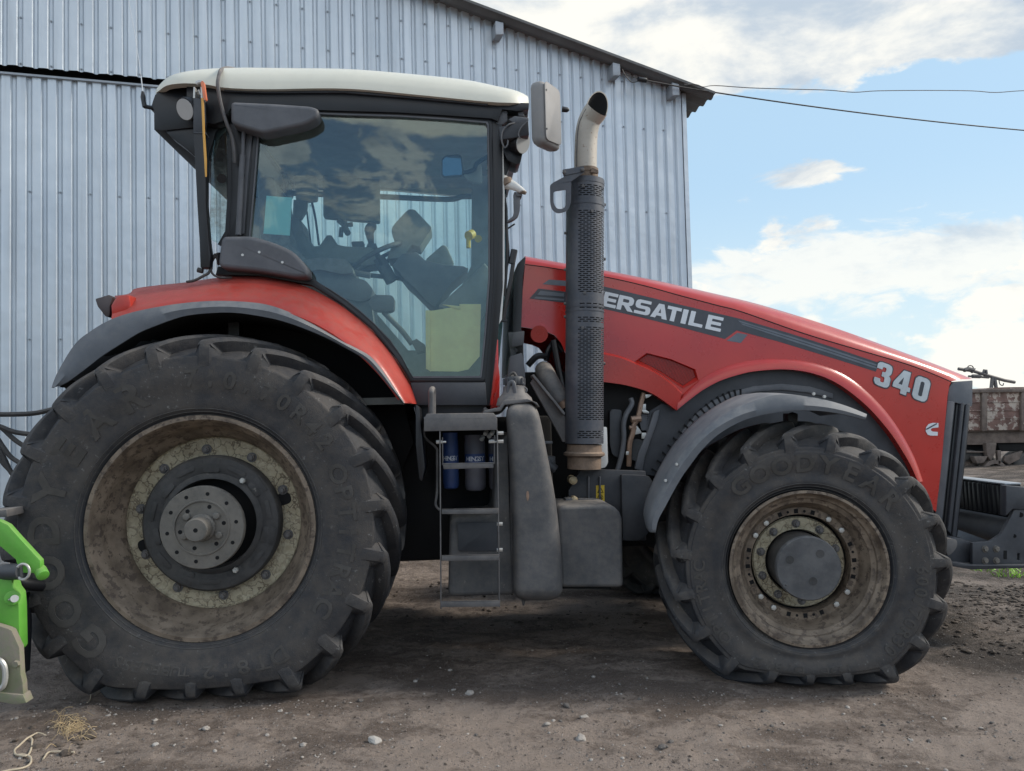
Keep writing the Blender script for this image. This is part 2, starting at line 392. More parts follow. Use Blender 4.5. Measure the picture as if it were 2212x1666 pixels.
def sheet_material():
    m = D.materials.new('galvanised_sheet'); m.use_nodes = True; T = NT(m.node_tree)
    co = T.n('ShaderNodeTexCoord').outputs['Object']
    st = T.n('ShaderNodeMapping', inp={0: co, 'Scale': (5.0, 5.0, .22)}).outputs[0]
    n1 = T.noise(co, .9, 4, .55); n2 = T.noise(st, 2.2, 6, .65); n3 = T.noise(co, 30, 5, .7)
    c = T.mix(T.maprange(n1, .3, .7), (.50,.55,.60), (.57,.62,.665))
    c = T.mix(T.math('MULTIPLY', T.maprange(n2, .54, .72), .38), c, (.39,.42,.45))
    c = T.mix(T.math('MULTIPLY', T.maprange(n2, .46, .30), .30), c, (.66,.70,.74))
    low = T.maprange(T.n('ShaderNodeSeparateXYZ', inp={0: co}).outputs[2], 1.0, .1)
    c = T.mix(T.math('MULTIPLY', low, T.maprange(n3, .35, .65, .3, .8)), c, (.27,.235,.20))
    b = T.n('ShaderNodeBump', inp={'Strength': .5, 'Distance': .03, 'Height': T.math('ADD', T.noise(co, 2.4, 3, .5), T.math('MULTIPLY', n3, .012))})
    bs = T.n('ShaderNodeBsdfPrincipled', inp={'Base Color': c, 'Roughness': T.maprange(n2, .3, .7, .34, .52), 'Metallic': .45, 'Normal': b.outputs[0]})
    T.n('ShaderNodeOutputMaterial', inp={0: bs.outputs[0]}); return m
galv = sheet_material()
galvd = mat('weathered_galvanised', (.36,.39,.425), .5, .5, .3, (.3,.28,.26), .12, 3, .05, 20)
slate = mat('grey_roof_sheet', (.115,.12,.125), .85, 0, .3, (.2,.19,.17), .2, 2, .2, 30)
gapm = mat('dark_gap', (.006,.006,.007), .95, 0, 0)
wagonp = mat('flaking_wagon_paint', (.17,.092,.076), .75, .0, .5, (.26,.20,.17), .3, 4, .35, 30, side=.3, spot=.66, spotcol=(.50,.43,.37), spotscale=3.4)
wagond = mat('rusty_wagon_steel', (.125,.095,.083), .8, 0, .6, (.27,.22,.18), .35, 5, .3, 30, side=.35)
straw = mat('dry_straw', (.50,.37,.20), .85, 0, .3, DUST, .25, 20)
twinem = mat('pale_twine', (.48,.40,.29), .85, 0, .2, DUST, .12, 30)

def glassmat(name, tint, ior, rough=0.0, dirt=.12):
    m = D.materials.new(name); m.use_nodes = True; T = NT(m.node_tree)
    co = T.n('ShaderNodeTexCoord').outputs['Object']
    tr = T.n('ShaderNodeBsdfTransparent', inp={0: (*tint, 1)})
    gl = T.n('ShaderNodeBsdfGlossy', inp={0: (.82,.94,1,1), 1: rough})
    fr = T.n('ShaderNodeFresnel', inp={0: ior})
    mx = T.n('ShaderNodeMixShader', inp={0: fr.outputs[0], 1: tr.outputs[0], 2: gl.outputs[0]})
    df = T.n('ShaderNodeBsdfDiffuse', inp={0: (.36,.34,.30,1)})
    dm = T.maprange(T.math('ADD', T.math('MULTIPLY', T.noise(co, 3.0, 5, .65), .6), T.math('MULTIPLY', T.noise(co, 40, 4, .7), .4)), .42, .75, 0, dirt)
    m2 = T.n('ShaderNodeMixShader', inp={0: dm, 1: mx.outputs[0], 2: df.outputs[0]})
    T.n('ShaderNodeOutputMaterial', inp={0: m2.outputs[0]})
    return m
glass = glassmat('green_tinted_glass', (.915,.99,.962), 1.62, 0, .025)
glass3 = glassmat('dusty_side_pane', (.90,.985,.965), 1.4, 0, .5)
glass2 = glassmat('dusty_rear_glass', (.925,.99,.972), 1.3, 0, .04)

# ================================================================== GROUND
def ground_material():
    m = D.materials.new('trodden_dirt'); m.use_nodes = True; T = NT(m.node_tree)
    co = T.n('ShaderNodeTexCoord').outputs['Object']
    st = T.n('ShaderNodeMapping', inp={0: co, 'Rotation': (0, 0, .25), 'Scale': (.62, 1.25, 1)}).outputs[0]
    n1 = T.noise(st, .8, 6, .62, .4); n2 = T.noise(st, 3.1, 7, .66, .5); n3 = T.noise(co, 19, 7, .7); n4 = T.noise(co, 130, 6, .8)
    pat = T.math('ADD', T.math('MULTIPLY', n1, .42), T.math('ADD', T.math('MULTIPLY', n2, .38), T.math('MULTIPLY', n3, .20)))
    c = T.mix(T.maprange(pat, .45, .545), (.108,.080,.063), (.325,.262,.218))
    c = T.mix(T.math('MULTIPLY', T.maprange(n3, .575, .66), .8), c, (.055,.042,.035))
    c = T.mix(T.math('MULTIPLY', T.maprange(n4, .3, .75), .5), c, (.33,.28,.25))
    # darker, looser soil beyond the front wheel, straw-like litter behind the tractor
    sp = T.n('ShaderNodeSeparateXYZ', inp={0: co})
    wob = T.math('MULTIPLY', T.math('SUBTRACT', n2, .5), 1.6)
    edge = T.math('ADD', T.math('SUBTRACT', sp.outputs[0], T.math('MULTIPLY', sp.outputs[1], -.9)), wob)
    loose = T.math('MULTIPLY', T.maprange(edge, 2.6, 3.5), T.maprange(pat, .62, .44, .25, .9))
    c = T.mix(loose, c, (.062,.052,.045))
    v = T.n('ShaderNodeTexVoronoi', inp={'Vector': co, 'Scale': 48.0, 'Randomness': 1.0})
    r1 = T.n('ShaderNodeSeparateColor', inp={0: v.outputs['Color']})
    peb = T.math('MULTIPLY', T.maprange(v.outputs['Distance'], .30, .22), T.math('GREATER_THAN', r1.outputs[0], .86))
    c = T.mix(peb, c, T.mix(r1.outputs[1], (.16,.14,.13), (.42,.38,.35)))
    v2 = T.n('ShaderNodeTexVoronoi', inp={'Vector': co, 'Scale': 120.0})
    r2 = T.n('ShaderNodeSeparateColor', inp={0: v2.outputs['Color']})
    peb2 = T.math('MULTIPLY', T.maprange(v2.outputs['Distance'], .34, .25), T.math('GREATER_THAN', r2.outputs[0], .74))
    c = T.mix(peb2, c, T.mix(r2.outputs[1], (.05,.042,.038), (.36,.32,.30)))
    h = T.math('ADD', T.math('MULTIPLY', n3, .036), T.math('ADD', T.math('MULTIPLY', n4, .013), T.math('ADD', T.math('MULTIPLY', peb, .008), T.math('MULTIPLY', peb2, .004))))
    b = T.n('ShaderNodeBump', inp={'Strength': 1.0, 'Distance': 1.0, 'Height': h})
    bs = T.n('ShaderNodeBsdfPrincipled', inp={'Base Color': c, 'Roughness': .95, 'Specular IOR Level': .2, 'Normal': b.outputs[0]})
    T.n('ShaderNodeOutputMaterial', inp={0: bs.outputs[0]})
    return m
def lump(x, y):                                        # small unevenness of the yard
    h = .030*noise.noise(V((x*.9, y*.9, 1.3))) + .016*noise.noise(V((x*3.1, y*3.7, 4.1))) + .012*noise.noise(V((x*9.3, y*10.1, 7.7)))
    h += .020*max(0, noise.noise(V((x*17, y*19, 2.7))))
    for wx, wy in ((-1.27, .36), (1.88, .32), (-1.27, 2.4), (1.88, 2.44)):
        d = ((x-wx)/.62)**2 + ((y-wy)/.52)**2
        h *= 1 - exp(-d*1.2)
    return h
def gz(x, y): return ground_z(x, y) + (lump(x, y) if -7 < x < 9 and -3 < y < 8 else 0)
def axis_steps(lo, hi, step, far):
    a = []; x = lo; s = step
    while x > -far: s *= 1.55; x -= s; a.append(x)
    a = a[::-1]; n = int((hi-lo)/step); a += [lo + (hi-lo)*i/n for i in range(n+1)]
    x = hi; s = step
    while x < far: s *= 1.55; x += s; a.append(x)
    return a
gm = MB(); rows = []
xs, ys = axis_steps(-4.2, 6.0, .026, 3000), axis_steps(-1.2, 4.6, .026, 3000)
gv = [[(x, y, gz(x, y)) for x in xs] for y in ys]
nx = len(xs); me = D.meshes.new('ground')
me.from_pydata([p for r in gv for p in r], [], [(j*nx+i, j*nx+i+1, (j+1)*nx+i+1, (j+1)*nx+i) for j in range(len(ys)-1) for i in range(nx-1)])
me.shade_smooth(); ground = D.objects.new('ground', me); COL.objects.link(ground)
me.materials.append(ground_material()); ground['kind'] = 'structure'

# ================================================================== BARN
bl = PB(-60, 900); BORG = V((BP.x, BP.y, 0))
barn = thing('metal_barn', 'large shed clad in ribbed galvanised sheet with a sloping roof edge, behind the red tractor', 'barn', BORG)
def BW(s, z, off=0.0): return BORG + BT*s - BN*off + V((0, 0, z))
S0, S1, PITCH = -7.4, 2.139, .1235
OV = .19
re0, re1 = PB(990, 0, OV), PB(1477, 181, OV)
e0, e1 = (re0-BORG).dot(BT), (re1-BORG).dot(BT)
RSL = (re1.z-re0.z)/(e1-e0)
def roof_z(s): return re0.z + RSL*(s-e0)                # underside of the roof sheet
def ribbed(name, sa, sb, zlo, ztop, phase, off, m, z0jit=0.0, screws=()):
    prof = []; k0 = int(math.floor((sa-phase)/PITCH))-1; s = phase + k0*PITCH
    while s < sb:
        prof += [(s-.0265, 0.0), (s-.0115, -.023), (s+.0095, -.023), (s+.0285, 0.0), (s+.0445, 0.0), (s+.0615, .0)]
        s += PITCH
    prof = [(a, b) for a, b in prof if sa <= a <= sb]
    prof = [(sa, 0.0)] + prof + [(sb, 0.0)]
    mb = MB(); zs = [0, .25, .5, .75, 1]
    rows = []
    for t in zs:
        row = []
        for i, (a, b) in enumerate(prof):
            lo = zlo(a) if callable(zlo) else zlo; hi = ztop(a) if callable(ztop) else ztop
            j = z0jit*noise.noise(V((a*6, 3, 0))) if t == 0 else 0
            w = .004*noise.noise(V((a*1.1, (lo+(hi-lo)*t)*.8, 5)))
            row.append(BW(a, lo + (hi-lo)*t + j, off + b + w))
        rows.append(row)
    mb.grid(rows); n0 = len(mb.bm.faces)
    for s, z in screws:
        c = BW(s, z, off-.017); mb.tube([c, c-BN*.003, c-BN*.003, c-BN*.009], [.009, .009, .005, .004], 8)
    mb.bm.faces.ensure_lookup_table()
    for f in mb.bm.faces[n0:]: f.material_index = 1
    o = mb.build(name, m, barn, smooth=15, recalc=False); o.data.materials.append(galvd); return o
DOOR_R = -.30
scw, scd = [], []                                      # screws in every second groove, in level rows
jit = lambda s, z: .012*noise.noise(V((s*3, z, 0)))
for z in (.9, 2.2, 3.545):
    for k in range(-20, 30):
        s = -4.489 + 2*k*PITCH
        if S0 < s < -2: scd.append((s, z + jit(s, z)))
for z in (4.70, 5.12, 5.52):
    for k in range(-60, 30):
        s = .147 + 2*k*PITCH
        if S0 < s < S1-.05 and z < roof_z(s)-.1 and (s < DOOR_R or z > 4.8): scw.append((s, z + jit(s, z)))
for z in (1.2, 2.4, 3.65, 4.60):
    for k in range(0, 10):
        s = .147 + 2*k*PITCH
        if s < S1-.03: scw.append((s, z + jit(s, z)))
ribbed('gable_wall', S0, S1, lambda s: 4.668 if s < DOOR_R else -.35, lambda s: roof_z(s)+.02, .147, 0.0, galv, .012, scw)
door = ribbed('sliding_door', S0, DOOR_R+.3, -.02, 4.612, -4.489, -.055, galv, 0, scd)
mb = MB(); a, b = BW(S0, 4.60, -.02), BW(DOOR_R, 4.60, -.02)
mb.prism([BW(S0, 4.598, -.03), BW(DOOR_R, 4.598, -.03), BW(DOOR_R, 4.616, -.03), BW(S0, 4.616, -.03)], BN*.04); mb.build('top_trim', galvd, door)
mb = MB(); mb.prism([BW(S0, 4.45, -.2), BW(DOOR_R, 4.45, -.2), BW(DOOR_R, 4.9, -.2), BW(S0, 4.9, -.2)], BN*.05); mb.build('door_gap_backing', gapm, barn)  # near-black strip behind the door gap, its shade put in as colour
mb = MB(); mb.prism([BW(S1-.035, -.3, .012), BW(S1+.016, -.3, .012), BW(S1+.016, roof_z(S1)+.0, .012), BW(S1-.035, roof_z(S1)+.0, .012)], BN*.012)
mb.prism([BW(S1+.004, -.3, .0), BW(S1+.016, -.3, .0), BW(S1+.016, roof_z(S1), .0), BW(S1+.004, roof_z(S1), .0)], BN*6.0); mb.build('corner_trim', galv, barn)
mb = MB(); mb.prism([BW(S1+.004, -.3, -6), BW(S1+.004, roof_z(S1), -6), BW(S0, roof_z(S0), -6), BW(S0, -.3, -6)], BN*.05); mb.build('back_wall', galvd, barn)
# corrugated roof sheets; waves run along the slope, so the eave shows a wavy edge
SE = (PB(1531, 207, .05)-BORG).dot(BT)
rows = []
depths = [OV - .0295*i for i in range(int(6.5/.0295))]
mb = MB()
for th in (0.0, .028):
    rows = []
    for s in (S0, -2.0, 0.0, SE):
        rows.append([BW(s, roof_z(s) + th + (.018*cos(2*pi*(d-OV)/.177) if abs(d-OV) > .04 else .018), d) for d in depths])
    a = [mb.loop(r) for r in rows]
    for p, q in zip(a, a[1:]): mb.bridge(p, q, False)
    if th == 0: first = a
    else:
        mb.bridge(first[-1], a[-1], False)
        mb.bridge([r[0] for r in first], [r[0] for r in a], False)
mb.build('roof', slate, barn, smooth=50)
for (u, v) in ((1081, 63), (1334, 152), (1462, 195)):
    c = PB(u, v, .16); s, z = (c-BORG).dot(BT), c.z
    mb = MB(); mb.prism([BW(s-.05, z-.062, .155), BW(s+.035, z-.050, .155), BW(s+.035, z+.075, .155), BW(s-.05, z+.085, .155)], BN*.154)
    mb.prism([BW(s-.052, z-.05, .157), BW(s-.046, z-.05, .157), BW(s-.046, z+.07, .157), BW(s-.052, z+.07, .157)], BN*.155)
    mb.build('purlin_end', galvd, barn, bev=.006)

# service cable, clamp and the two lines leaving the corner
def sag(a, b, d, n=24): return [a.lerp(b, i/n) - V((0, 0, d*4*(i/n)*(1-i/n))) for i in range(n+1)]
ins = PB(1344, 150, .20)
cab = thing('service_cable', 'thick black power line dropping away from the roof corner of the shed', 'cable', PB(1500, 196, .20))
far2 = CAM + ray(2290, 288)*10.5
mb = MB(); c1, c2 = PB(1385, 172, .20), PB(1475, 189, .20)
mb.tube([c1] + sag(c2, far2, .05, 30)[0:], .0085, 8); mb.build('wire', hose, cab, smooth=60)
mb = MB(); mb.tube(cr([ins, PB(1352, 165, .20), PB(1366, 178, .20), PB(1385, 173, .20)], 6), .005, 6); mb.tube(cr([PB(1346, 160, .20), PB(1358, 163, .20), PB(1372, 168, .20), PB(1386, 171, .20)], 6), .0045, 6)
mb.build('tail_wire', hose, cab)
mb = MB(); mb.cyl(PB(1378, 171, .20), PB(1396, 174, .20), .028, n=8); mb.build('anchor_clamp', black, cab, bev=.004)
w2 = thing('overhead_wire', 'thin wavy grey wire running nearly level across the sky from the shed corner', 'cable', PB(1480, 184, .20))
mb = MB(); pts = [PB(1478, 183, .20), PB(1496, 182, .20), PB(1508, 184, .20), PB(1520, 188, .20)]
for u, v, d in ((1545, 185, 9.0), (1620, 190, 9.1), (1720, 193, 9.3), (1790, 195, 9.4), (1845, 199.5, 9.5), (1895, 196.5, 9.6), (2000, 195.5, 9.8), (2100, 196.5, 10), (2150, 200, 10.1), (2212, 196, 10.2), (2300, 196, 10.4)): pts.append(CAM + ray(u, v)*d)
mb.tube(cr(pts, 4), .0052, 6); mb.build('wire', steel, w2)

# ================================================================== WAGON far right
WY = 15.5
wg = thing('farm_wagon', 'old rusty farm wagon with flaking panelled sides standing beyond the nose of the tractor', 'wagon', (P(2170, 1000, WY).x, WY, ground_z(9, 0)))
def WQ(u, v, y=WY): return P(u, v, y)
mb = MB()
mb.plate([(2040, 847), (2290, 843), (2290, 928), (2040, 931)], WY+.03, WY+.12)
for v in (868, 886, 903): mb.plate([(2040, v+1), (2290, v-2), (2290, v+.4), (2040, v+3.4)], WY+.005, WY+.03)
mb.build('side_board', wagonp, wg, bev=.01)
for u0 in (2122, 2207, 2042, 2280):
    mb = MB(); mb.plate([(u0, 846), (u0+11, 846), (u0+11, 931), (u0, 931)], WY-.06, WY+.03); mb.build('side_post', wagond, wg, bev=.01)
mb = MB(); mb.plate([(2040, 842), (2290, 838), (2290, 846), (2040, 849.5)], WY-.08, WY+.14); mb.build('top_rail', wagond, wg, bev=.01)
mb = MB(); mb.plate(cr([(2126, 841), (2140, 838), (2180, 836.5), (2230, 836.5), (2290, 838), (2290, 841), (2200, 842)], 4), WY-.05, WY+1.2); mb.build('cover', wagonp, wg)
mb = MB(); mb.plate([(2040, 933), (2290, 930), (2290, 955), (2040, 959)], WY+.2, WY+.4); mb.plate([(2040, 933), (2290, 930), (2290, 955), (2040, 959)], WY+1.6, WY+1.8); mb.build('chassis_beam', wagond, wg, bev=.01)
mb = MB(); mb.plate([(2040, 850), (2290, 846), (2290, 930), (2040, 932)], WY+2.2, WY+2.3); mb.plate([(2040, 926), (2290, 923), (2290, 931), (2040, 934)], WY+.12, WY+2.2); mb.build('bed', wagond, wg)
mb = MB(); mb.plate([(2130, 957), (2153, 957), (2150, 980), (2141, 996), (2133, 984)], WY+.1, WY+.25); mb.plate([(2090, 975), (2131, 975), (2131, 978), (2090, 978)], WY+.2, WY+.3)
mb.plate([(2090, 958), (2131, 957.5), (2131, 961), (2090, 961)], WY+.2, WY+.3); mb.plate([(2104, 986), (2134, 986), (2126, 1000), (2112, 1002)], WY+.1, WY+.3)
mb.plate([(2155, 973), (2163, 973), (2162, 1000), (2157, 1006)], WY+.1, WY+.2); mb.plate([(2172, 986), (2210, 974), (2203, 992), (2180, 1004), (2170, 996)], WY+.1, WY+.2); mb.build('spring_hanger', wagond, wg, bev=.01)
mb = MB(); arc = [(2150 + 27*cos(t), 1023 - 29*sin(t)) for t in [pi*i/14 for i in range(15)]] + [(2150 - 21*cos(t), 1023 - 21*sin(t)) for t in [pi*i/14 for i in range(15)]]
mb.plate(arc, WY+.1, WY+.35); mb.plate([(2140, 1022), (2185, 1024), (2185, 1032), (2130, 1034)], WY+.1, WY+.3); mb.build('brake_bracket', wagond, wg)
for (u, v, y) in ((2098, 1010, WY+.35), (2226, 1012, WY+.35), (2120, 1006, WY+1.75), (2205, 1008, WY+1.75)):
    c = WQ(u, v, y); mb = MB(); mb.lathe([(.22, .02), (.40, -.02), (.47, .02), (.49, .12), (.47, .22), (.40, .26), (.22, .22)], c, 40, closed=True)
    tyr = mb.build('wheel', rubber, wg); mb = MB(); mb.lathe([(.02, .04), (.10, .03), (.12, .09), (.215, .10), (.225, .05)], c, 32); mb.build('rim', wagond, tyr)
mb = MB(); mb.plate([(2040, 955), (2120, 957), (2128, 985), (2124, 1040), (2040, 1044)], WY+.5, WY+.8); mb.plate([(2155, 957), (2290, 955), (2290, 976), (2160, 975)], WY+.3, WY+1.4); mb.plate([(2178, 1000), (2214, 994), (2216, 1040), (2176, 1042)], WY+.4, WY+.9); mb.build('undercarriage', vblack, wg, bev=.02)
bo = thing('loading_boom', 'thin dark boom with a braced arm standing above the rusty wagon top', 'boom', P(2157, 850, WY+.6))
def bt(pts, r, y=WY+.6): return [P(u, v, y) for u, v in pts], r
mb = MB(); mb.tube(*bt([(2070, 797), (2100, 801), (2135, 812), (2170, 822), (2192, 826)], .045), n=6); mb.tube(*bt([(2098, 803), (2104, 799), (2092, 797), (2082, 800)], .06), n=6); mb.build('arm', steel, bo)
mb = MB(); mb.tube(*bt([(2092, 813), (2110, 814), (2136, 816)], .03), n=6); mb.tube(*bt([(2100, 813), (2118, 813.5)], .055), n=6); mb.build('ram', steel, bo)
for u in (2141, 2151):
    mb = MB(); mb.tube(*bt([(2144 if u < 2145 else 2148, 815), (u if u < 2145 else 2152, 840), (u-.5 if u < 2145 else 2154, 856)], .05), n=6); mb.build('leg', steel, bo)
mb = MB(); mb.tube(*bt(cr([(2158, 822), (2160, 830), (2166, 833), (2168, 828)], 4), .015), n=5); mb.build('hook_wire', steel, bo)
mb = MB(); mb.tube(*bt(cr([(2088, 799), (2092, 791), (2100, 791), (2105, 800)], 4), .015), n=5); mb.build('hook_wire', steel, bo)
mb = MB(); mb.tube(*bt([(2124, 806), (2126, 800), (2130, 800), (2131, 808)], .04), n=5); mb.build('bracket', steel, bo)

# ================================================================== TRACTOR
TR = thing('red_tractor', 'big red farm tractor with a white cab roof, parked broadside before the ribbed shed', 'tractor', (0.3, 1.375, 0))
YC = 1.375                                             # middle plane of the tractor

def text_mesh(ch, size, bold=.0):
    c = D.curves.new('glyph', 'FONT'); c.body = ch; c.size = size; c.offset = bold; c.align_x = 'CENTER'; c.resolution_u = 3; c.fill_mode = 'FRONT'
    o = D.objects.new('glyph', c); COL.objects.link(o)
    bpy.context.view_layer.update(); dg = bpy.context.evaluated_depsgraph_get()
    me = D.meshes.new_from_object(o.evaluated_get(dg)); D.objects.remove(o); D.curves.remove(c)
    return me
GLY = {}
def glyph(ch, bold):
    if (ch, bold) not in GLY:
        me = text_mesh(ch, 1.0, bold); GLY[ch, bold] = ([tuple(v.co) for v in me.vertices], [tuple(p.vertices) for p in me.polygons]); D.meshes.remove(me)
    return GLY[ch, bold]

class Tyre:
    def __init__(s, R, Wd, rb, contact, nlug, sweep, phase, lugw, lughh, bead):
        s.R, s.W, s.rb, s.h, s.n, s.sw, s.ph, s.lw = R, Wd, rb, contact, nlug, sweep, phase, lugw
        s.lh = lughh; k = R-rb; hw = Wd/2
        Rc = R - lughh                                 # carcass radius on the crown
        # carcass half profile: radius, distance from the middle plane
        s.prof = cr([(rb-.004, bead-.012), (rb+.02, bead+.018), (rb+.055, bead+.05), (rb+k*.28, hw*.985), (rb+k*.44, hw*1.03), (rb+k*.56, hw*1.03), (R-.158, hw*1.015), (R-.142, hw*1.005), (R-.136, hw*.985), (R-.130, hw*.93),
                     (R-.114, hw*.86), (R-.090, hw*.72), (R-.070, hw*.46), (R-.059, 0)], 5)
        s.outer = cr([(rb+k*.54, hw*1.02), (rb+k*.62, hw*1.035), (rb+k*.71, hw*1.04), (R-.088, hw*1.03), (R-.062, hw*.995), (R-.048, hw*.945), (R-.028, hw*.78), (R-.008, hw*.42), (R, 0)], 5)
        tail = [p for p in s.prof if p[0] >= rb+k*.54]; L = [0]
        for a, b in zip(tail, tail[1:]): L.append(L[-1] + math.hypot(a[0]-b[0], a[1]-b[1]))
        OL = [0]
        for a, b in zip(s.outer, s.outer[1:]): OL.append(OL[-1] + math.hypot(a[0]-b[0], a[1]-b[1]))
        s.base = []
        for o_ in OL:
            f = o_/OL[-1]*L[-1]; i = 0
            while i < len(L)-2 and L[i+1] < f: i += 1
            g = (f-L[i])/max(1e-9, L[i+1]-L[i]); (r0, y0), (r1, y1) = tail[i], tail[i+1]
            r_, y_ = r0+(r1-r0)*g, y0+(y1-y0)*g; s.base.append((r_-.010, y_*.985-.004 if y_ > .02 else y_))
    def side(s, r):                                    # distance of the sidewall from the middle plane at radius r
        for (r0, y0), (r1, y1) in zip(s.prof, s.prof[1:]):
            if r0 <= r <= r1: return y0 + (y1-y0)*(r-r0)/max(1e-6, r1-r0)
        return s.prof[0][1]
    def deform(s, co):                                 # squat of the loaded tyre
        x, y, z = co; r = sqrt(x*x+z*z)
        if z >= 0 or r < s.rb: return co
        phi = atan2(x, -z); w = min(1, max(0, (r-s.rb)/(s.R-s.rb)))
        flat = s.h/max(.2, cos(phi)); dr = max(0, s.R-flat)
        # soft shoulder of the flat
        t = phi/math.acos(min(1, s.h/s.R)); 
        rr = r - dr*(w**1.15)
        bul = .030*exp(-(phi/.62)**2)*sin(pi*min(1, w))**1.0
        y2 = y + (bul if y > 0 else -bul)
        return (x*rr/r, y2, z*rr/r)
    def put(s, mb, r, a, y): return mb.bm.verts.new(s.deform((r*cos(a), y, r*sin(a))))
    def build(s, parent, texts):
        mb = MB(); n = 128; full = [(r, -y) for r, y in s.prof] + [(r, y) for r, y in reversed(s.prof[:-1])]
        rings = [[s.put(mb, r, 2*pi*k/n, y) for k in range(n)] for r, y in full]
        for a, b in zip(rings, rings[1:]): mb.bridge(a, b)
        # bead ribs
        for rr in (.018, .034, .050):
            r = s.rb + rr; ring = []
            for dr, dy in ((-.004, -.003), (0, .004), (.004, -.003)):
                ring.append([s.put(mb, r+dr, 2*pi*k/n, -(s.side(r+dr)+dy)) for k in range(n)])
            for a, b in zip(ring, ring[1:]): mb.bridge(a, b)
        # lugs
        m = len(s.outer)
        for sgn in (-1, 1):
            for i in range(s.n):
                a0 = s.ph + 2*pi*i/s.n + (pi/s.n if sgn > 0 else 0); rings = []
                for j, (r, y) in enumerate(s.outer):
                    yn = y/(s.W/2); t = max(0, min(1, 1-(yn-.0)/.99)) if j > 12 else 0.0
                    ro = r
                    arcc = s.sw*(t**.78); cen = a0 - arcc
                    down = max(0, 1 - j/14)            # 1 at the bottom of the shoulder buttress
                    w = s.lw*(1.0 + .55*t if t < .8 else 1.44 - .9*(t-.8)) * (1 + .30*down)
                    if j > m-3: w *= .8
                    rbse, yb = s.base[j]
                    fl = .040 - .016*t; fr_ = .052 - .024*t
                    hw = w/2; A = lambda d, rad: cen + d/rad
                    cham = .008 if j > 3 else .003
                    lo = lambda d: s.put(mb, rbse, A(d, s.R), sgn*yb)
                    hi = lambda d, q=0: s.put(mb, ro - (q if j > 16 else 0), A(d, s.R), sgn*(y - (q if j <= 16 else 0)))
                    rings.append([lo(-hw-fr_), hi(-hw-.004, .013), hi(-hw+cham, .0015), hi(0, -.002), hi(hw-cham, .001), hi(hw+.002, .012), lo(hw+fl)])
                for p, q in zip(rings, rings[1:]): mb.bridge(p, q, False)
                mb.face(rings[0]); mb.face(list(reversed(rings[-1])))
        # raised lettering on the near sidewall
        for word, rad, a_mid, size, span, bold in texts:
            k = len(word)
            for i, ch in enumerate(word):
                if ch == ' ': continue
                a = radians(a_mid) + radians(span)*(.5 - (i+.5)/k); vs, fs = glyph(ch, bold)
                vv = []
                for x, y, _ in vs:
                    r = rad + y*size; aa = a - x*size/rad; yy = s.side(r) + .0038
                    vv.append((s.put(mb, r, aa, -yy), s.put(mb, r, aa, -(yy-.012))))
                ed = {}
                for f in fs:
                    ff_ = mb.face([vv[q][0] for q in f])
                    if ff_: ff_.material_index = 1
                    for p, q in zip(f, f[1:]+f[:1]): ed[(p, q)] = 1
                for p, q in ed:
                    if (q, p) not in ed:
                        ff_ = mb.face([vv[p][0], vv[q][0], vv[q][1], vv[p][1]])
                        if ff_: ff_.material_index = 1
        bmesh.ops.translate(mb.bm, verts=mb.bm.verts, vec=parent_org(parent))
        o = mb.build('tyre', rubber, parent, smooth=38); o.data.materials.append(letterm); return o

RH_ = P(436, 1140, .05); FH_ = P(1748, 1229, .05)
# ---------------------------------------------------------------- rear wheel
rw = sub('rear_wheel', TR, (RH_.x, 0.37, RH_.z))
c0 = V((RH_.x, 0.37, RH_.z))
Tyre(.994, .74, .545, RH_.z - ground_z(RH_.x, .3) + .006, 22, .42, .10, .068, .056, .305).build(rw, [
    ('GOODYEAR', .665, 171, .185, 126, .035), ('710/70R42', .705, 63, .118, 66, .022), ('OPTITRAC', .685, -7, .125, 62, .022), ('DT812', .70, -72, .115, 34, .006), ('TUBELESS', .70, -108, .08, 30, .004)])
def L(y): return (c0.x, y, c0.z)
mb = MB(); mb.lathe([(.532, .66), (.545, .70), (.545, .06), (.561, .045), (.561, .036), (.540, .034), (.532, .046), (.526, .075), (.515, .09), (.505, .12), (.500, .16), (.470, .205), (.452, .235), (.446, .275), (.446, .45), (.50, .6), (.532, .66)], (c0.x, 0, c0.z), 96)
mb.build('rim', rim, rw)
def disc_material():
    m = D.materials.new('muddy_wheel_disc'); m.use_nodes = True; T = NT(m.node_tree)
    co = T.n('ShaderNodeTexCoord').outputs['Object']
    wob = T.n('ShaderNodeMix', data_type='VECTOR', inp={0: .10, 4: co, 5: T.n('ShaderNodeTexNoise', inp={'Vector': co, 'Scale': 22.0}).outputs[1]}).outputs[1]
    v = T.n('ShaderNodeTexVoronoi', feature='DISTANCE_TO_EDGE', inp={'Vector': wob, 'Scale': 19.0})
    crk = T.maprange(v.outputs[0], .07, .012)
    n = T.noise(co, 26, 7, .7); n2 = T.noise(co, 5, 4, .6)
    c = T.mix(T.maprange(n, .35, .65), (.31,.27,.185), (.45,.40,.295))
    c = T.mix(T.math('MULTIPLY', crk, T.maprange(n2, .36, .58, .3, .9)), c, (.095,.072,.05))
    c = T.mix(T.math('MULTIPLY', T.maprange(T.math('ADD', T.math('MULTIPLY', n, .5), T.math('MULTIPLY', n2, .5)), .49, .58), .6), c, (.16,.125,.08))
    b = T.n('ShaderNodeBump', inp={'Strength': .6, 'Distance': .006, 'Height': T.math('SUBTRACT', n, T.math('MULTIPLY', crk, .6))})
    bs = T.n('ShaderNodeBsdfPrincipled', inp={'Base Color': c, 'Roughness': .8, 'Normal': b.outputs[0]}); T.n('ShaderNodeOutputMaterial', inp={0: bs.outputs[0]})
    return m
discm = disc_material()
mb = MB(); mb.lathe([(.447, .255), (.44, .268), (.33, .268), (.33, .30), (.447, .30)], (c0.x, 0, c0.z), 72)
disc = mb.build('wheel_disc', discm, rw)
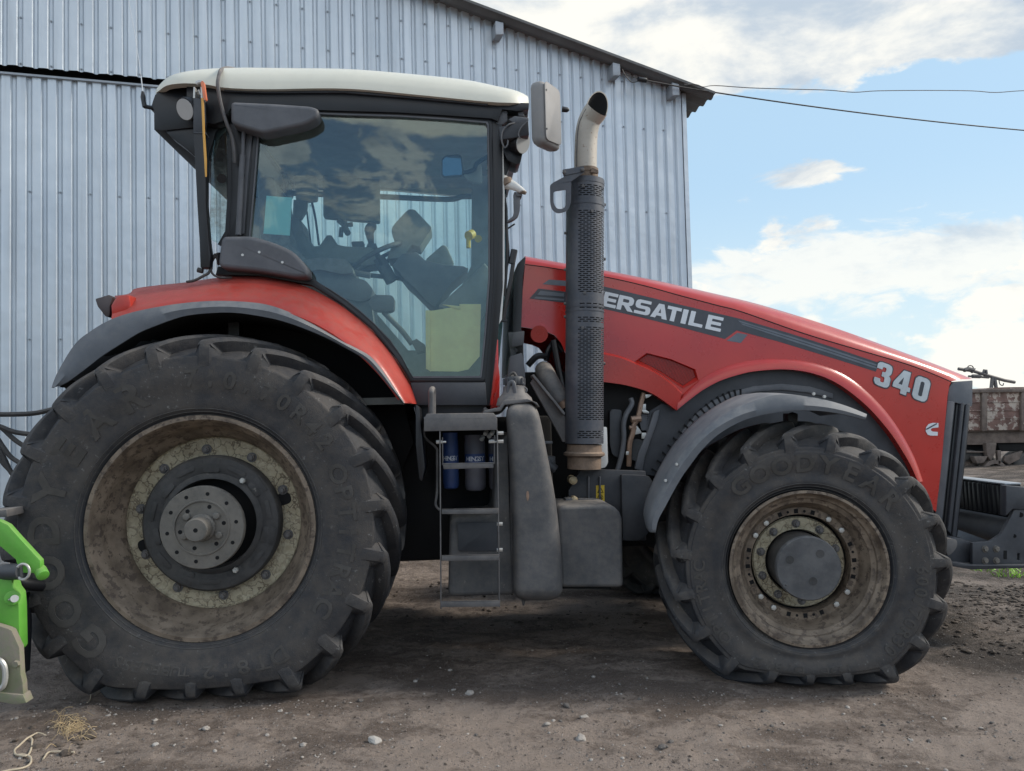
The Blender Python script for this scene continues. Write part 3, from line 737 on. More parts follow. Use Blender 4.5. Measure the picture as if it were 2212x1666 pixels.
def nut(r, h, stud, wr=0.0):
    def f(mb):
        if wr: mb.cyl((0, 0, 0), (0, -.004, 0), wr, n=16)
        mb.hexnut((0, -.003 if wr else 0, 0), r, h, stud=stud)
    return f
def ringpts(c, r, y, angs): return [V((c.x + r*cos(radians(a)), y, c.z + r*sin(radians(a)))) for a in angs]
repeat('wheel_nut', steel, rw, ringpts(c0, .385, .268, [96-36*k for k in range(10)]), nut(.019, .016, .012, .026))
mb = MB()
for a in (17, 197):
    a = radians(a); c = V((c0.x + .365*cos(a), .2665, c0.z + .365*sin(a))); t = V((cos(a), 0, sin(a))); q = V((-sin(a), 0, cos(a)))
    mb.prism([c + t*x + q*z for x, z in rnd([(-.045, -.032), (.045, -.032), (.045, .032), (-.045, .032)], .03)], (0, -.001, 0))
mb.build('disc_slot', gapm, rw)
# cast wheel weight with pockets
mb = MB(); mb.lathe([(.352, .275), (.352, .215), (.340, .200), (.300, .192), (.262, .205), (.245, .192), (.232, .192), (.225, .28)], (c0.x, 0, c0.z), 72); wt = mb.build('wheel_weight', casting, rw)
mb = MB()
for k in range(14):
    a = radians(12 + 360/14*k); c = V((c0.x + .298*cos(a), .194, c0.z + .298*sin(a))); t = V((cos(a), 0, sin(a))); q = V((-sin(a), 0, cos(a)))
    if k % 2: mb.prism([c + t*x + q*z for x, z in rnd([(-.034, -.040), (.034, -.046), (.034, .046), (-.034, .040)], .01)], (0, .016, 0))
    else: mb.prism([c + t*x + q*z for x, z in rnd([(-.012, -.05), (.012, -.05), (.012, .05), (-.012, .05)], .011)], (0, -.004, 0))
mb.build('cast_ribs', casting, wt, bev=.003)
repeat('weight_bolt', zinc, wt, ringpts(c0, .272, .20, (53, -63)), nut(.016, .02, .01))
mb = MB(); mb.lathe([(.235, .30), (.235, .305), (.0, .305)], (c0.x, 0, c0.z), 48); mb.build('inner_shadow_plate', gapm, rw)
mb = MB(); mb.lathe([(.10, .30), (.17, .16), (.172, .092), (.203, .090), (.207, .084), (.207, .056), (.203, .050), (.140, .050), (.137, .043), (.131, .043), (.128, .052), (.058, .054)], (c0.x, 0, c0.z), 72); hb = mb.build('axle_hub', hubgrey, rw)
mb = MB()
for k in range(10):
    a = radians(80 - 36*k); c = V((c0.x + .169*cos(a), .0492, c0.z + .169*sin(a))); mb.cyl(c, c-V((0, .0008, 0)), .0095, n=14)
for k in range(6):
    a = radians(70 - 60*k); c = V((c0.x + .108*cos(a), .0530, c0.z + .108*sin(a))); mb.cyl(c, c-V((0, .0010, 0)), .0105, n=14)
mb.build('bolt_hole', gapm, hb)
repeat('hub_bolt', hubgrey, hb, ringpts(c0, .092, .053, (38, 142, -25, 205)), nut(.019, .018, 0), bev=.002)
ax = P(423, 1152, -.046)
mb = MB(); mb.lathe([(.001, -.046), (.052, -.046), (.058, -.040), (.058, .30)], (c0.x, 0, c0.z), 40); mb.lathe([(.064, .052), (.068, .044), (.064, .036), (.058, .034)], (c0.x, 0, c0.z), 40); axl = mb.build('axle_stub', hubgrey, rw)
mb = MB(); mb.cyl((c0.x, -.0462, c0.z), (c0.x, -.0468, c0.z), .011, n=14); mb.build('centre_hole', gapm, axl)
# ---------------------------------------------------------------- front wheel
fw = sub('front_wheel', TR, (FH_.x, 0.345, FH_.z)); c1 = V((FH_.x, .345, FH_.z))
Tyre(.782, .60, .402, FH_.z - ground_z(FH_.x, .3) + .006, 19, .45, .04, .060, .052, .255).build(fw, [
    ('GOODYEAR', .515, 84, .130, 100, .03), ('600/70R30', .545, -24, .085, 52, .018), ('OPTITRAC', .545, 198, .085, 46, .018), ('DT812', .55, 250, .08, 28, .006), ('122D', .555, 282, .07, 18, .004)])
FS = .958
F = lambda prof, n=80: MB().lathe([(r*FS, y) for r, y in prof], (c1.x, 0, c1.z), n)
mb = F([(.405, .60), (.418, .63), (.418, .07), (.432, .055), (.432, .046), (.417, .044), (.410, .056), (.405, .075), (.398, .085), (.386, .090), (.382, .105), (.370, .112), (.358, .116), (.352, .132), (.338, .160), (.326, .185), (.323, .200), (.323, .40), (.39, .55), (.405, .60)], 96); mb.build('rim', rim, fw)
mb = F([(.324, .194), (.320, .200), (.281, .200), (.278, .208), (.278, .29)]); ring = mb.build('rim_ring', rim, fw)
mb = MB(); rb_ = []
for k in range(40):
    a = 2*pi*k/40 + .05; c = V((c1.x + .298*FS*cos(a), .1995, c1.z + .298*FS*sin(a))); t = V((cos(a), 0, sin(a))); q = V((-sin(a), 0, cos(a)))
    g = k % 10
    if g in (0, 2, 8): mb.prism([c + t*x + q*z for x, z in ((-.012, -.011), (.012, -.011), (.012, .011), (-.012, .011))], (0, -.0008, 0))
    elif g in (1, 9): mb.cyl(c, c-V((0, .0008, 0)), .0075, n=12)
    elif g in (4, 6): rb_.append(c)
mb.build('ring_hole', gapm, ring); repeat('ring_bolt', zinc, ring, rb_, nut(.0165, .014, 0), bev=.002)
mb = F([(.262, .252), (.254, .238), (.19, .238), (.182, .265)]); mb.build('wheel_disc', discm, fw)
repeat('wheel_nut', steel, fw, ringpts(c1, .222*FS, .238, [92+36*k for k in range(10)]), nut(.0185, .018, .014, .023))
mb = F([(.172, .30), (.173, .19), (.175, .078)]); mb.build('shaded_hub_side', casting, fw)  # hub and cap side, shade put into it by the dark casting colour
mb = F([(.175, .09), (.178, .080), (.178, .058), (.171, .048), (.001, .046)]); hc = mb.build('hub_cap', hubcapm, fw)
for u, v in ((1709.5, 1211), (1771, 1196), (1757, 1256)):
    mb = MB(); c = P(u, v, .046); mb.lathe([(.022, -.0012), (.015, -.0006), (.001, -.0006)], c, 20); mb.build('cap_dimple', casting, hc)
mb = MB(); c = P(1700.5, 1267, .048); mb.lathe([(.014, 0), (.014, -.006), (.006, -.007), (.005, -.003), (.001, -.003)], c, 20); mb.build('drain_plug', hubcapm, hc)
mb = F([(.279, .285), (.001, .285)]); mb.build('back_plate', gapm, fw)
STEER = radians(-9.5)                                  # the front wheels stand turned towards the viewer
fw.rotation_euler.z = STEER; fw.location.x += -.295*sin(STEER)
# far-side wheels: mirrored copies
for w in (rw, fw):
    c = copy_tree(w, TR); wy = w.location.y + 1.375; c.location.y = 2*YC - wy - 1.375; c.scale = (1, -1, 1)

# ================================================================== HOOD
HY = .90
def hood_y(x, z): return HY + .045*max(0, (z-1.55)/.7)**2 + .05*max(0.0, (x-2.6)/.9)**2
def PH(u, v, d=0.0):                                   # on the curved flank of the hood
    y = HY
    for _ in range(3): q = P(u, v, y); y = hood_y(q.x, q.z)
    q = P(u, v, y - d); return q
def curved_plate(pts, d, th, step=.09, holes=()):      # outline on the hood flank, cut on a grid so that it can follow the bulge
    mb = MB(); mb.prism([P(u, v, HY) for u, v in pts], (0, th, 0), [[P(u, v, HY) for u, v in h] for h in holes]); bm = mb.bm
    xs_ = [v.co.x for v in bm.verts]; zs_ = [v.co.z for v in bm.verts]
    for ax, lo, hi in ((0, min(xs_), max(xs_)), (2, min(zs_), max(zs_))):
        k = lo + step
        while k < hi:
            no = [0, 0, 0]; no[ax] = 1; co = [0, 0, 0]; co[ax] = k
            bmesh.ops.bisect_plane(bm, geom=bm.verts[:]+bm.edges[:]+bm.faces[:], plane_co=co, plane_no=no); k += step
    for v in bm.verts:
        y = hood_y(v.co.x, v.co.z) - HY + v.co.y       # keep the sight line of the outline
        f = (y - d - CAM.y)/(v.co.y - CAM.y); v.co = CAM + (v.co-CAM)*f
    return mb
TOP = [(1134, 553.5), (1180, 562), (1305, 584), (1390, 600.5), (1469, 617.5), (1550, 636), (1637, 657), (1771, 697.5), (1905, 744.5), (2006, 781.5), (2074, 808), (2101, 819)]
CRS = [(1134, 571.5), (1180, 577.5), (1302, 597.5), (1390, 617), (1469, 638.7), (1550, 660), (1603, 674), (1738, 721), (1872, 761), (1973, 791.5), (2055, 825)]
arch = [(1462, 886), (1490, 863), (1519, 842), (1550, 825), (1580, 814), (1618, 804), (1657, 799.5), (1690, 798), (1721, 800), (1755, 806.5), (1788, 818), (1822, 837), (1855, 862), (1882, 887), (1906, 914), (1928, 942), (1946, 970), (1966, 1004), (1983, 1042)]
side = CRS + [(2051, 832), (2047, 856), (2040, 930), (2031, 1030), (2022, 1106)] + [(1998, 1085), (1990, 1060)] + arch[::-1] + [(1446, 874), (1427, 861.5), (1388, 841.5), (1349, 831), (1304, 824), (1260, 818), (1240, 795), (1224, 768), (1212, 741), (1198, 724), (1180, 716), (1150, 710), (1125, 706), (1128, 640)]
vent_out = [(1372, 781), (1397, 762.5), (1450, 776), (1502, 798), (1509, 822), (1476, 839.5), (1425, 805)]
hood = curved_plate(side, 0, .02, holes=[vent_out]).build('hood', red, TR, smooth=30)
# top panel: from the crease over the rounded shoulder to the middle and down the far flank
def samp(pts, n):
    L = [0]
    for a, b in zip(pts, pts[1:]): L.append(L[-1] + math.hypot(b[0]-a[0], b[1]-a[1]))
    out = []
    for i in range(n):
        t = L[-1]*i/(n-1); k = 0
        while k < len(L)-2 and L[k+1] < t: k += 1
        f = (t-L[k])/(L[k+1]-L[k]); out.append((pts[k][0]+(pts[k+1][0]-pts[k][0])*f, pts[k][1]+(pts[k+1][1]-pts[k][1])*f))
    return out
tp, cp = samp(cr(TOP, 5), 50), samp(cr(CRS, 5), 50)
rows = []
for (a, b), (c, d) in zip(tp, cp):
    lo = PH(c, d - .8, -.004); hi = P(a, b, lo.y + .14); mid = P(c*.5+a*.5, d*.5 + b*.5 - 2.5, lo.y + .028)
    mid2 = P(c*.16+a*.84, d*.16+b*.84 - .6, lo.y + .085)
    half = [lo + V((0, .022, -.03)), lo + V((0, .004, -.012)), lo, lo.lerp(mid, .5) + V((0, -.004, .002)), mid, mid2, hi, V((hi.x, YC, hi.z+.012))]
    rows.append(half + [V((q.x, 2*YC-q.y, q.z)) for q in reversed(half[:-1])])
mb = MB(); mb.grid(rows); mb.build('hood_top', red, hood, smooth=25)
mb = MB(); mb.prism([V((q.x, 2*YC-q.y, q.z)) for q in [P(u, v, HY+.02) for u, v in side]], (0, -.02, 0)); mb.build('far_hood_side', red, hood)
mb = MB(); mb.tube([PH(u, v, .001) for u, v in cr(CRS, 6)], .0032, 6); mb.build('hood_seam', gapm, hood)
# raised flare around the wheel arch and lower edge
def ribbon(c1, c2, d1, d2, name, m, par, n=60, back=.03):
    a, b = samp(cr(c1, 5), n), samp(cr(c2, 5), n); rows = []
    for p, q in zip(a, b):
        m1 = (p[0]*.55+q[0]*.45, p[1]*.55+q[1]*.45)
        A, M, B = PH(*p, d1), PH(*m1, d2*.9), PH(*q, d2)
        rows.append([A, A.lerp(M, .35) - V((0, (d2-d1)*.12, 0)), M, B, B + V((0, back, 0))])
    mb = MB(); mb.grid(rows); return mb.build(name, m, par, smooth=60, recalc=False)
outer_arch = [(1465, 862), (1490, 838), (1519, 816), (1550, 799), (1580, 788), (1618, 779.5), (1657, 776), (1695, 776), (1730, 779), (1765, 786), (1803, 799), (1838, 818), (1872, 845), (1899, 872), (1921, 898), (1944, 931), (1962, 962), (1979, 997), (1994, 1040)]
fl = ribbon(outer_arch, [(u+.5, v) for u, v in arch], .001, .030, 'arch_flare', red, hood, back=.12)
ridge = [(1302, 760.5), (1340, 769), (1373, 782.5), (1400, 794), (1423, 806.5), (1450, 826), (1474, 849)]
low = [(1302, 825), (1349, 831.5), (1388, 842), (1410, 851), (1427.6, 862), (1446, 875), (1462, 887)]
a, b = samp(cr(ridge, 5), 30), samp(cr(low, 5), 30); rows = []
for p, q in zip(a, b):
    A, B = PH(*p, .0015), PH(*q, .022); R_ = PH(p[0]*.93+q[0]*.07, p[1]*.93+q[1]*.07, .026)
    rows.append([A, R_, B, B + V((0, .05, 0))])
mb = MB(); mb.grid(rows); mb.build('lower_flare', red, hood, smooth=25, recalc=False)
# side vent: recessed frame and mesh
vin = [(1380, 779), (1399, 766), (1450, 779.5), (1497, 800), (1502, 815), (1475, 833), (1428, 803)]
mb = curved_plate(vent_out, -.022, .004); sv = mb.build('side_vent', ventm, hood)
mb = MB(); A, B = [PH(u, v, .004) for u, v in vent_out], [PH(u, v, -.022) for u, v in vin]
mb.bridge(mb.loop(A), mb.loop(B)); mb.build('vent_frame', red, sv, smooth=20)
mb = MB()
def inside(p, poly):
    r = False
    for (x0, y0), (x1, y1) in zip(poly, poly[1:]+poly[:1]):
        if (y0 > p[1]) != (y1 > p[1]) and p[0] < (x1-x0)*(p[1]-y0)/(y1-y0)+x0: r = not r
    return r
def clip(p, q, poly, n=60):
    ins = [(p[0]+(q[0]-p[0])*i/n, p[1]+(q[1]-p[1])*i/n) for i in range(n+1)]; ins = [t for t in ins if inside(t, poly)]
    return (ins[0], ins[-1]) if len(ins) > 1 else None
for i in range(-10, 60):
    for (dx, dy) in ((30, 13), (9, -40)):
        o = (1372 + i*3.1, 830 - i*.0) if dx == 9 else (1340, 700 + i*3.0)
        seg = clip((o[0]-dx*3, o[1]-dy*3), (o[0]+dx*6, o[1]+dy*6), vin, 150)
        if seg: mb.tube([PH(*seg[0], -.018), PH(*seg[1], -.018)], .0016, 4, cap=False)
mb.build('vent_mesh', red, sv)

# ---------------------------------------------------------------- graphics and lettering on the hood
def decal(pts, name, m, par=None, d=.0015, holes=(), th=.001):
    return curved_plate(pts, d, th, .15, holes).build(name, m, par or hood, smooth=60)
st = decal([(1144, 645), (1163, 623.5), (1218, 630), (1295, 640), (1295, 664), (1218, 654)], 'hood_stripe', darkdec)
decal([(1296, 617), (1350, 629.5), (1478, 660.5), (1600, 689), (1710, 721.5), (1800, 750.5), (1899, 784), (1892, 803), (1790, 771), (1680, 737.5), (1591.5, 714), (1566, 732.5), (1478, 709), (1380, 684.5), (1296, 665.5)], 'stripe_band', darkdec, st)
decal([(1160, 637), (1168, 628), (1218, 634), (1218, 641)], 'stripe_inlay', greydec, st, .003)
decal([(1152, 645), (1158, 641), (1218, 646), (1218, 650)], 'stripe_inlay', greydec, st, .003)
decal([(1172, 614), (1186, 604), (1220, 606.5), (1295, 617), (1295, 630), (1220, 618)], 'stripe_upper_bar', greydec, st)  # faint grey bar printed above the main stripe
for o1, o2 in ((4, 8), (10, 14)):
    decal([(1590+o1, 688+o1), (1710, 723+o1), (1800, 752+o1), (1896, 784+o1), (1895, 784+o2-.5), (1800, 752+o2), (1710, 723+o2), (1590+o2, 688+o2)], 'stripe_inlay', greydec, st, .003)
decal([(1570, 736), (1593, 719), (1615, 723.5), (1600, 741)], 'stripe_notch', greydec, st)
GL = {
 'E': ([(0,0),(1,0),(1,.22),(.31,.22),(.31,.39),(.93,.39),(.93,.61),(.31,.61),(.31,.78),(1,.78),(1,1),(0,1)], []),
 'R': ([(0,0),(.3,0),(.3,.35),(.42,.35),(.72,0),(1.1,0),(.76,.37),(.92,.43),(1,.56),(1,.82),(.9,.95),(.76,1),(0,1)], [[(.3,.57),(.65,.57),(.7,.62),(.7,.74),(.65,.79),(.3,.79)]]),
 'S': ([(0,0),(.76,0),(.93,.06),(1,.2),(1,.42),(.93,.56),(.78,.61),(.34,.61),(.3,.65),(.3,.74),(.34,.79),(.96,.79),(.96,1),(.22,1),(.07,.94),(0,.8),(0,.58),(.07,.44),(.22,.39),(.66,.39),(.7,.35),(.7,.26),(.66,.21),(0,.21)], []),
 'A': ([(-.04,0),(.29,0),(.36,.17),(.68,.17),(.74,0),(1.08,0),(.70,1),(.34,1)], [[(.43,.37),(.61,.37),(.52,.68)]]),
 'T': ([(.34,0),(.66,0),(.66,.78),(1,.78),(1,1),(0,1),(0,.78),(.34,.78)], []),
 'I': ([(0,0),(1,0),(1,1),(0,1)], []),
 'L': ([(0,0),(1,0),(1,.22),(.34,.22),(.34,1),(0,1)], []),
 'V': ([(.36,0),(.68,0),(1.08,1),(.76,1),(.53,.35),(.3,1),(-.04,1)], []),
 '3': ([(.0,.30),(.0,.14),(.12,.03),(.28,0),(.72,0),(.9,.04),(1,.15),(1,.42),(.92,.5),(.84,.53),(.92,.57),(.98,.65),(.98,.86),(.9,.96),(.72,1),(.28,1),(.12,.97),(.02,.88),(.02,.7),(.37,.7),(.37,.78),(.40,.82),(.58,.82),(.61,.78),(.61,.66),(.56,.62),(.4,.62),(.4,.42),(.57,.42),(.62,.38),(.62,.22),(.58,.18),(.42,.18),(.38,.22),(.38,.30)], []),
 '4': ([(.48,0),(.84,0),(.84,.18),(1,.18),(1,.37),(.84,.37),(.84,1),(.42,1),(-.02,.38),(-.02,.18),(.48,.18)], [[(.27,.37),(.5,.37),(.5,.72)]]),
 '0': ([(.12,.04),(.28,0),(.72,0),(.88,.04),(1,.16),(1,.84),(.88,.96),(.72,1),(.28,1),(.12,.96),(0,.84),(0,.16)], [[(.41,.19),(.59,.19),(.63,.24),(.63,.76),(.59,.81),(.41,.81),(.37,.76),(.37,.24)]]),
}
def lettering(items, base0, slope, up, name, m, d, outline=None):
    mb = MB()
    def mp(x0, w, p): 
        u = x0 + w*p[0]; return (u + up[0]*p[1], base0[1] + (u-base0[0])*slope + up[1]*p[1])
    par = None
    objs = []
    allb = MB(); out = MB()
    for ch, x0, w in items:
        o, hs = GL[ch]
        loops = [[PH(*mp(x0, w, p), d) for p in (rnd(l, .035, 2) if ch not in 'VATI' else l)] for l in [o]+hs]
        allb.prism(loops[0], (0, .001, 0), loops[1:])
        if outline:
            cx = .5; k = outline
            o2 = [((p[0]-.5)*(1+2.2*k)+.5, (p[1]-.5)*(1+1.6*k)+.5) for p in o]
            out.prism([PH(*mp(x0, w, p), d-.0012) for p in o2], (0, .0008, 0))
    ob = allb.build(name, m, hood, smooth=0)
    if outline: out.build('number_outline', darkdec, ob, smooth=0)
    return ob
lettering([('V', 1262, 34), ('E', 1300, 29), ('R', 1331, 33), ('S', 1368.5, 33.5), ('A', 1405.5, 32), ('T', 1436, 30), ('I', 1469.5, 11), ('L', 1486, 30), ('E', 1523, 33)], (1305, 661.5), .2225, (7.6, -30.5), 'hood_lettering', whiteletter, .004)
lettering([('3', 1886, 33), ('4', 1926.5, 36), ('0', 1968.5, 32)], (1885, 828), .372, (11.5, -49), 'model_number', silverdec, .005, .055)
Z5 = lambda x, y: (1987.3 + x*.2956, 760.4 + y*.2956)
em = decal([Z5(*p) for p in ((135,520),(92,518),(62,528),(44,552),(42,580),(56,604),(78,612),(129,612),(131,585),(92,582),(80,574),(80,564),(92,556),(135,552))], 'engine_emblem', whiteletter, None, .004)
decal([Z5(*p) for p in ((44,562),(122,520),(127,527),(49,570))], 'emblem_slash', darkdec, em, .0055)

# ---------------------------------------------------------------- nose: grille cap, louvred side, front
mb = MB(); mb.plate(rnd([(2047, 866), (2050, 838), (2058, 826), (2101, 822), (2100, 878)], [2, 6, 6, 2, 2], 4), HY+.05, HY+.95); cap_ = mb.build('grille_cap', greyf, TR, bev=.012)
gr = MB(); gr.plate([(2047, 866), (2096, 873), (2089, 960), (2078, 1060), (2066, 1163), (2044, 1160), (2030, 1130), (2023, 1104)], HY+.075, HY+.92); grille = gr.build('grille', black, TR, bev=.006)
for f0, f1, m_ in ((.0, .33, dark2), (.40, .56, black), (.60, .76, dark), (.82, 1.0, dark)):
    mb = MB(); t0, t1, b0, b1 = (2047, 866), (2096.5, 873), (2020, 1118), (2066, 1166)
    q = lambda a, b, f: (a[0]+(b[0]-a[0])*f, a[1]+(b[1]-a[1])*f)
    mb.plate([q(t0, t1, f0), q(t0, t1, f1), q(b0, b1, f1), q(b0, b1, f0)], HY+.045 + .02*(m_ is black), HY+.078)
    mb.build('grille_louvre', m_, grille, bev=.006)
# rear edge seal of the hood
mb = MB(); mb.plate([(1112, 590), (1118, 570), (1132, 556), (1136, 556), (1130, 600), (1126, 712), (1130, 720), (1131, 800), (1105, 800), (1107, 720), (1109, 640)], HY+.0, HY+.95); mb.build('hood_seal', black, TR, bev=.004)

# ================================================================== INNER ARCH + FRONT FENDER
inner = [(1403, 889), (1430, 872), (1462, 884)] + [(u-1, v+1) for u, v in arch[1:]] + [(1960, 1060), (1880, 1100), (1700, 1100), (1540, 1080), (1440, 1032), (1371, 1022), (1374, 1008), (1384, 975), (1398, 935), (1402, 908)]
mb = MB(); mb.plate(inner, HY+.035, HY+.06); ia = mb.build('inner_wheel_arch', dark, TR)
mb = MB(); mb.plate([(1440, 1010), (1452, 975), (1475, 930), (1505, 893), (1540, 866), (1580, 847), (1630, 834), (1690, 829), (1750, 835), (1800, 850), (1800, 862), (1745, 849), (1690, 843), (1632, 847), (1584, 860), (1546, 879), (1513, 905), (1485, 940), (1463, 983), (1452, 1014)], HY+.025, HY+.04); mb.build('arch_rib', dark2, ia, bev=.006)
mb = MB(); mb.plate([(1371, 1013), (1380, 975), (1400, 930), (1412, 890), (1426, 884), (1422, 905), (1408, 945), (1394, 985), (1388, 1018)], HY+.01, HY+.04); mb.build('arch_edge', dark2, ia, bev=.008)
mb = MB()
for i in range(17):
    t = i/16; u = 1416 + t*184; 
    v = 1018 - 168*(1-(1-t)**1.75)
    du, dv = 184, -168*1.75*(1-t)**.75; l = math.hypot(du, dv); du, dv = du/l, dv/l; nx_, ny_ = -dv*-1, du*-1
    nx_, ny_ = dv, -du
    L_, w_ = 9.5, 1.9
    mb.plate([(u+du*w_-nx_*L_, v+dv*w_-ny_*L_), (u+du*w_+nx_*L_, v+dv*w_+ny_*L_), (u-du*w_+nx_*L_, v-dv*w_+ny_*L_), (u-du*w_-nx_*L_, v-dv*w_-ny_*L_)], HY+.0225, HY+.03)
mb.build('arch_slots', gapm, ia, smooth=0)
fo = [(1398, 1150), (1391, 1122), (1396, 1090), (1408, 1056), (1425, 1022), (1448, 985), (1478, 948), (1512, 917), (1548, 893), (1585, 874), (1622, 861), (1658, 853), (1695, 850), (1740, 855), (1785, 864), (1830, 878), (1872, 896)]
fi = [(1414, 1150), (1420, 1122), (1436, 1092), (1452, 1062), (1470, 1031), (1492, 1000), (1516, 969), (1544, 942), (1572, 923), (1604, 907), (1638, 896.5), (1672, 890), (1706, 886), (1745, 885), (1785, 887.5), (1828, 894.5), (1869, 905)]
def fender_strip(fo, fi, Yn, lip, n=70):
    a, b = samp(cr(fo, 6), n), samp(cr(fi, 6), n); return a, b
a, b = fender_strip(fo, fi, .1, .03)
rows = []
for (p, q) in zip(a, b):
    C_ = V((c1.x, 0, c1.z)); rd = lambda g: V((g.x-C_.x, 0, g.z-C_.z)).length
    rn, rfar = rd(P(p[0], p[1], .085)), rd(P(p[0], p[1], .58)); wl = max(0, min(1, (rn-rfar)/.09)); rfar = min(rn, rfar)
    lipo = P(q[0], q[1], .06); A = P(p[0]*.28+q[0]*.72, p[1]*.28+q[1]*.72, .055)
    # outward surface: leaves the near edge and runs across the tyre to the inner edge
    far_ = P(p[0], p[1], .62); kq = .12 + .38*wl; near = P(p[0]*(1-kq)+q[0]*kq, p[1]*(1-kq)+q[1]*kq, .085)
    out = (V((near.x, 0, near.z))-C_).normalized()
    r_n = (V((near.x, 0, near.z))-C_).length
    pts = [lipo + V((0, .012, 0)), lipo, A, near]
    for t in (.12, .3, .55, .8, 1.0):
        y = .085 + .52*t; bulge = .012*sin(pi*t) + (rfar-r_n)*t
        q3 = C_ + out*(r_n + bulge); pts.append(V((q3.x, y, q3.z)))
    rows.append(pts)
mb = MB(); mb.grid(rows); ff = mb.build('front_fender', greyf, TR, smooth=45, solid=.012)
repeat('fender_bolt', zinc, ff, [P(1437, 1038, .068), P(1461, 1003, .068), P(1757, 851, .09), P(1780, 857, .09)], nut(.009, .010, 0))
mb = MB(); mb.plate([(1702, 893), (1724, 893), (1724, 930), (1702, 930)], .35, .42); mb.tube([P(1712, 900, .38), P(1712, 930, .6), P(1730, 1000, .9)], .03, 8); mb.build('fender_bracket', black, ff, bev=.005)
ffc = copy_tree(ff, TR); ffc.scale = (1, -1, 1); ffc.location = (0, 0, 0)

# ================================================================== REAR FENDER
ro = [(111, 838), (124, 805), (161, 744.5), (198, 714), (238.5, 690.7), (285, 675), (336, 664), (395, 655), (453.5, 650.4), (512, 651), (571, 657), (622, 673), (672, 697.5), (708, 718), (743, 738.5), (775, 755), (802, 771.5), (830, 805), (852, 838), (873, 869)]
ri = [(126, 835), (148, 824), (186, 796), (222, 768), (268.7, 738), (302, 718), (336, 704), (368, 692), (403, 682), (453, 676.5), (504, 675.6), (555, 682), (605, 692.4), (655, 709), (705, 730), (745, 751), (786, 775), (820, 810), (846, 842), (872, 873)]
rtop = [(236, 685), (240, 655), (248, 639), (279, 634.5), (292, 623.5), (345, 616), (403, 610), (455, 602), (504, 598), (545, 597), (571, 598), (614, 605), (655, 617), (700, 638), (743, 664), (772, 687), (802, 714), (828, 743), (852, 775), (870, 805), (886, 832), (894, 852), (900.5, 873)]
a, b = samp(cr(ro, 6), 90), samp(cr(ri, 6), 90); rows = []
for p, q in zip(a, b):
    lo = P(*q, .145); hi = P(*p, .165); m_ = P(p[0]*.5+q[0]*.5, p[1]*.5+q[1]*.5, .135)
    rows.append([lo + V((0, .6, .0)), lo + V((0, .02, .002)), lo, m_, hi, hi + V((0, .03, .0))])
mb = MB(); mb.grid(rows); rf = mb.build('fender_extension', greyf, TR, smooth=45)
# red body of the fender, bulging from the extension up to the cab
rb_low = [p for p in samp(cr(ro, 6), 200) if p[0] > 236]
a = samp(rb_low, 90); t_ = samp(cr(rtop[2:], 6), 90); rows = []
for i, (p, q) in enumerate(zip(a, t_)):
    lo = P(p[0], p[1]+1.5, .175); hi = P(*q, .46)
    row = [lo + V((0, .02, -.004))]
    for f in (0, .1, .22, .36, .5, .66, .82, 1):
        y = .172 + (.46-.172)*(f**1.7)
        u, v = p[0]+(q[0]-p[0])*f, p[1]+1.5+(q[1]-p[1]-1.5)*f
        row.append(P(u, v, y))
    row.append(row[-1] + V((0, .35, .012))); rows.append(row)
mb = MB(); mb.grid(rows); rf2 = mb.build('rear_fender', redf, TR, smooth=50)
mb = MB(); mb.plate([(240, 686), (238, 660), (250, 639), (279, 635), (285, 673)], .20, .8); mb.build('fender_end', redf, rf2, bev=.015)
# pressed crease lines on the red side
cl = [(602, 672), (650, 688), (700, 712), (745, 742), (785, 776), (815, 806), (842, 838), (862, 866)]
mb = MB(); mb.tube([P(u, v-2, .165) for u, v in cr(cl, 5)], .005, 8); mb.build('fender_crease', redf, rf2)
# black liner under the fender
a = samp(cr(ri, 6), 60); rows = []
for u, v in a:
    q = P(u, v, .16); rows.append([q + V((0, 0, -.004)), q + V((0, .58, -.004))])
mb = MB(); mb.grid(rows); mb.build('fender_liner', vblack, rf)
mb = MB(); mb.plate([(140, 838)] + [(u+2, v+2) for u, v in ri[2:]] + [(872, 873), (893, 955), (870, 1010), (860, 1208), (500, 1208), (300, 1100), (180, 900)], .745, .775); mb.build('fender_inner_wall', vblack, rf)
mb = MB(); mb.plate([(898, 874), (906, 882), (918, 1010), (912, 1040), (905, 1035), (898, 960)], .18, .72); mb.build('mud_flap', black, TR, bev=.004)
mb = MB(); mb.plate(rnd([(206, 646), (236, 637), (243, 642), (237, 662), (236, 683), (229, 685), (211, 662)], 3, 3), .24, .36); tl = mb.build('tail_lamp', tail, TR, bev=.008)
copy = [copy_tree(o, TR) for o in (rf, rf2, tl)]
for c in copy: c.scale = (1, -1, 1)

# ================================================================== CAB
CY, CF = .47, 1.95                                     # near and far planes of the cab
ZI = lambda x, y: (518.4 + x*.30085, 328.3 + y*.30085)
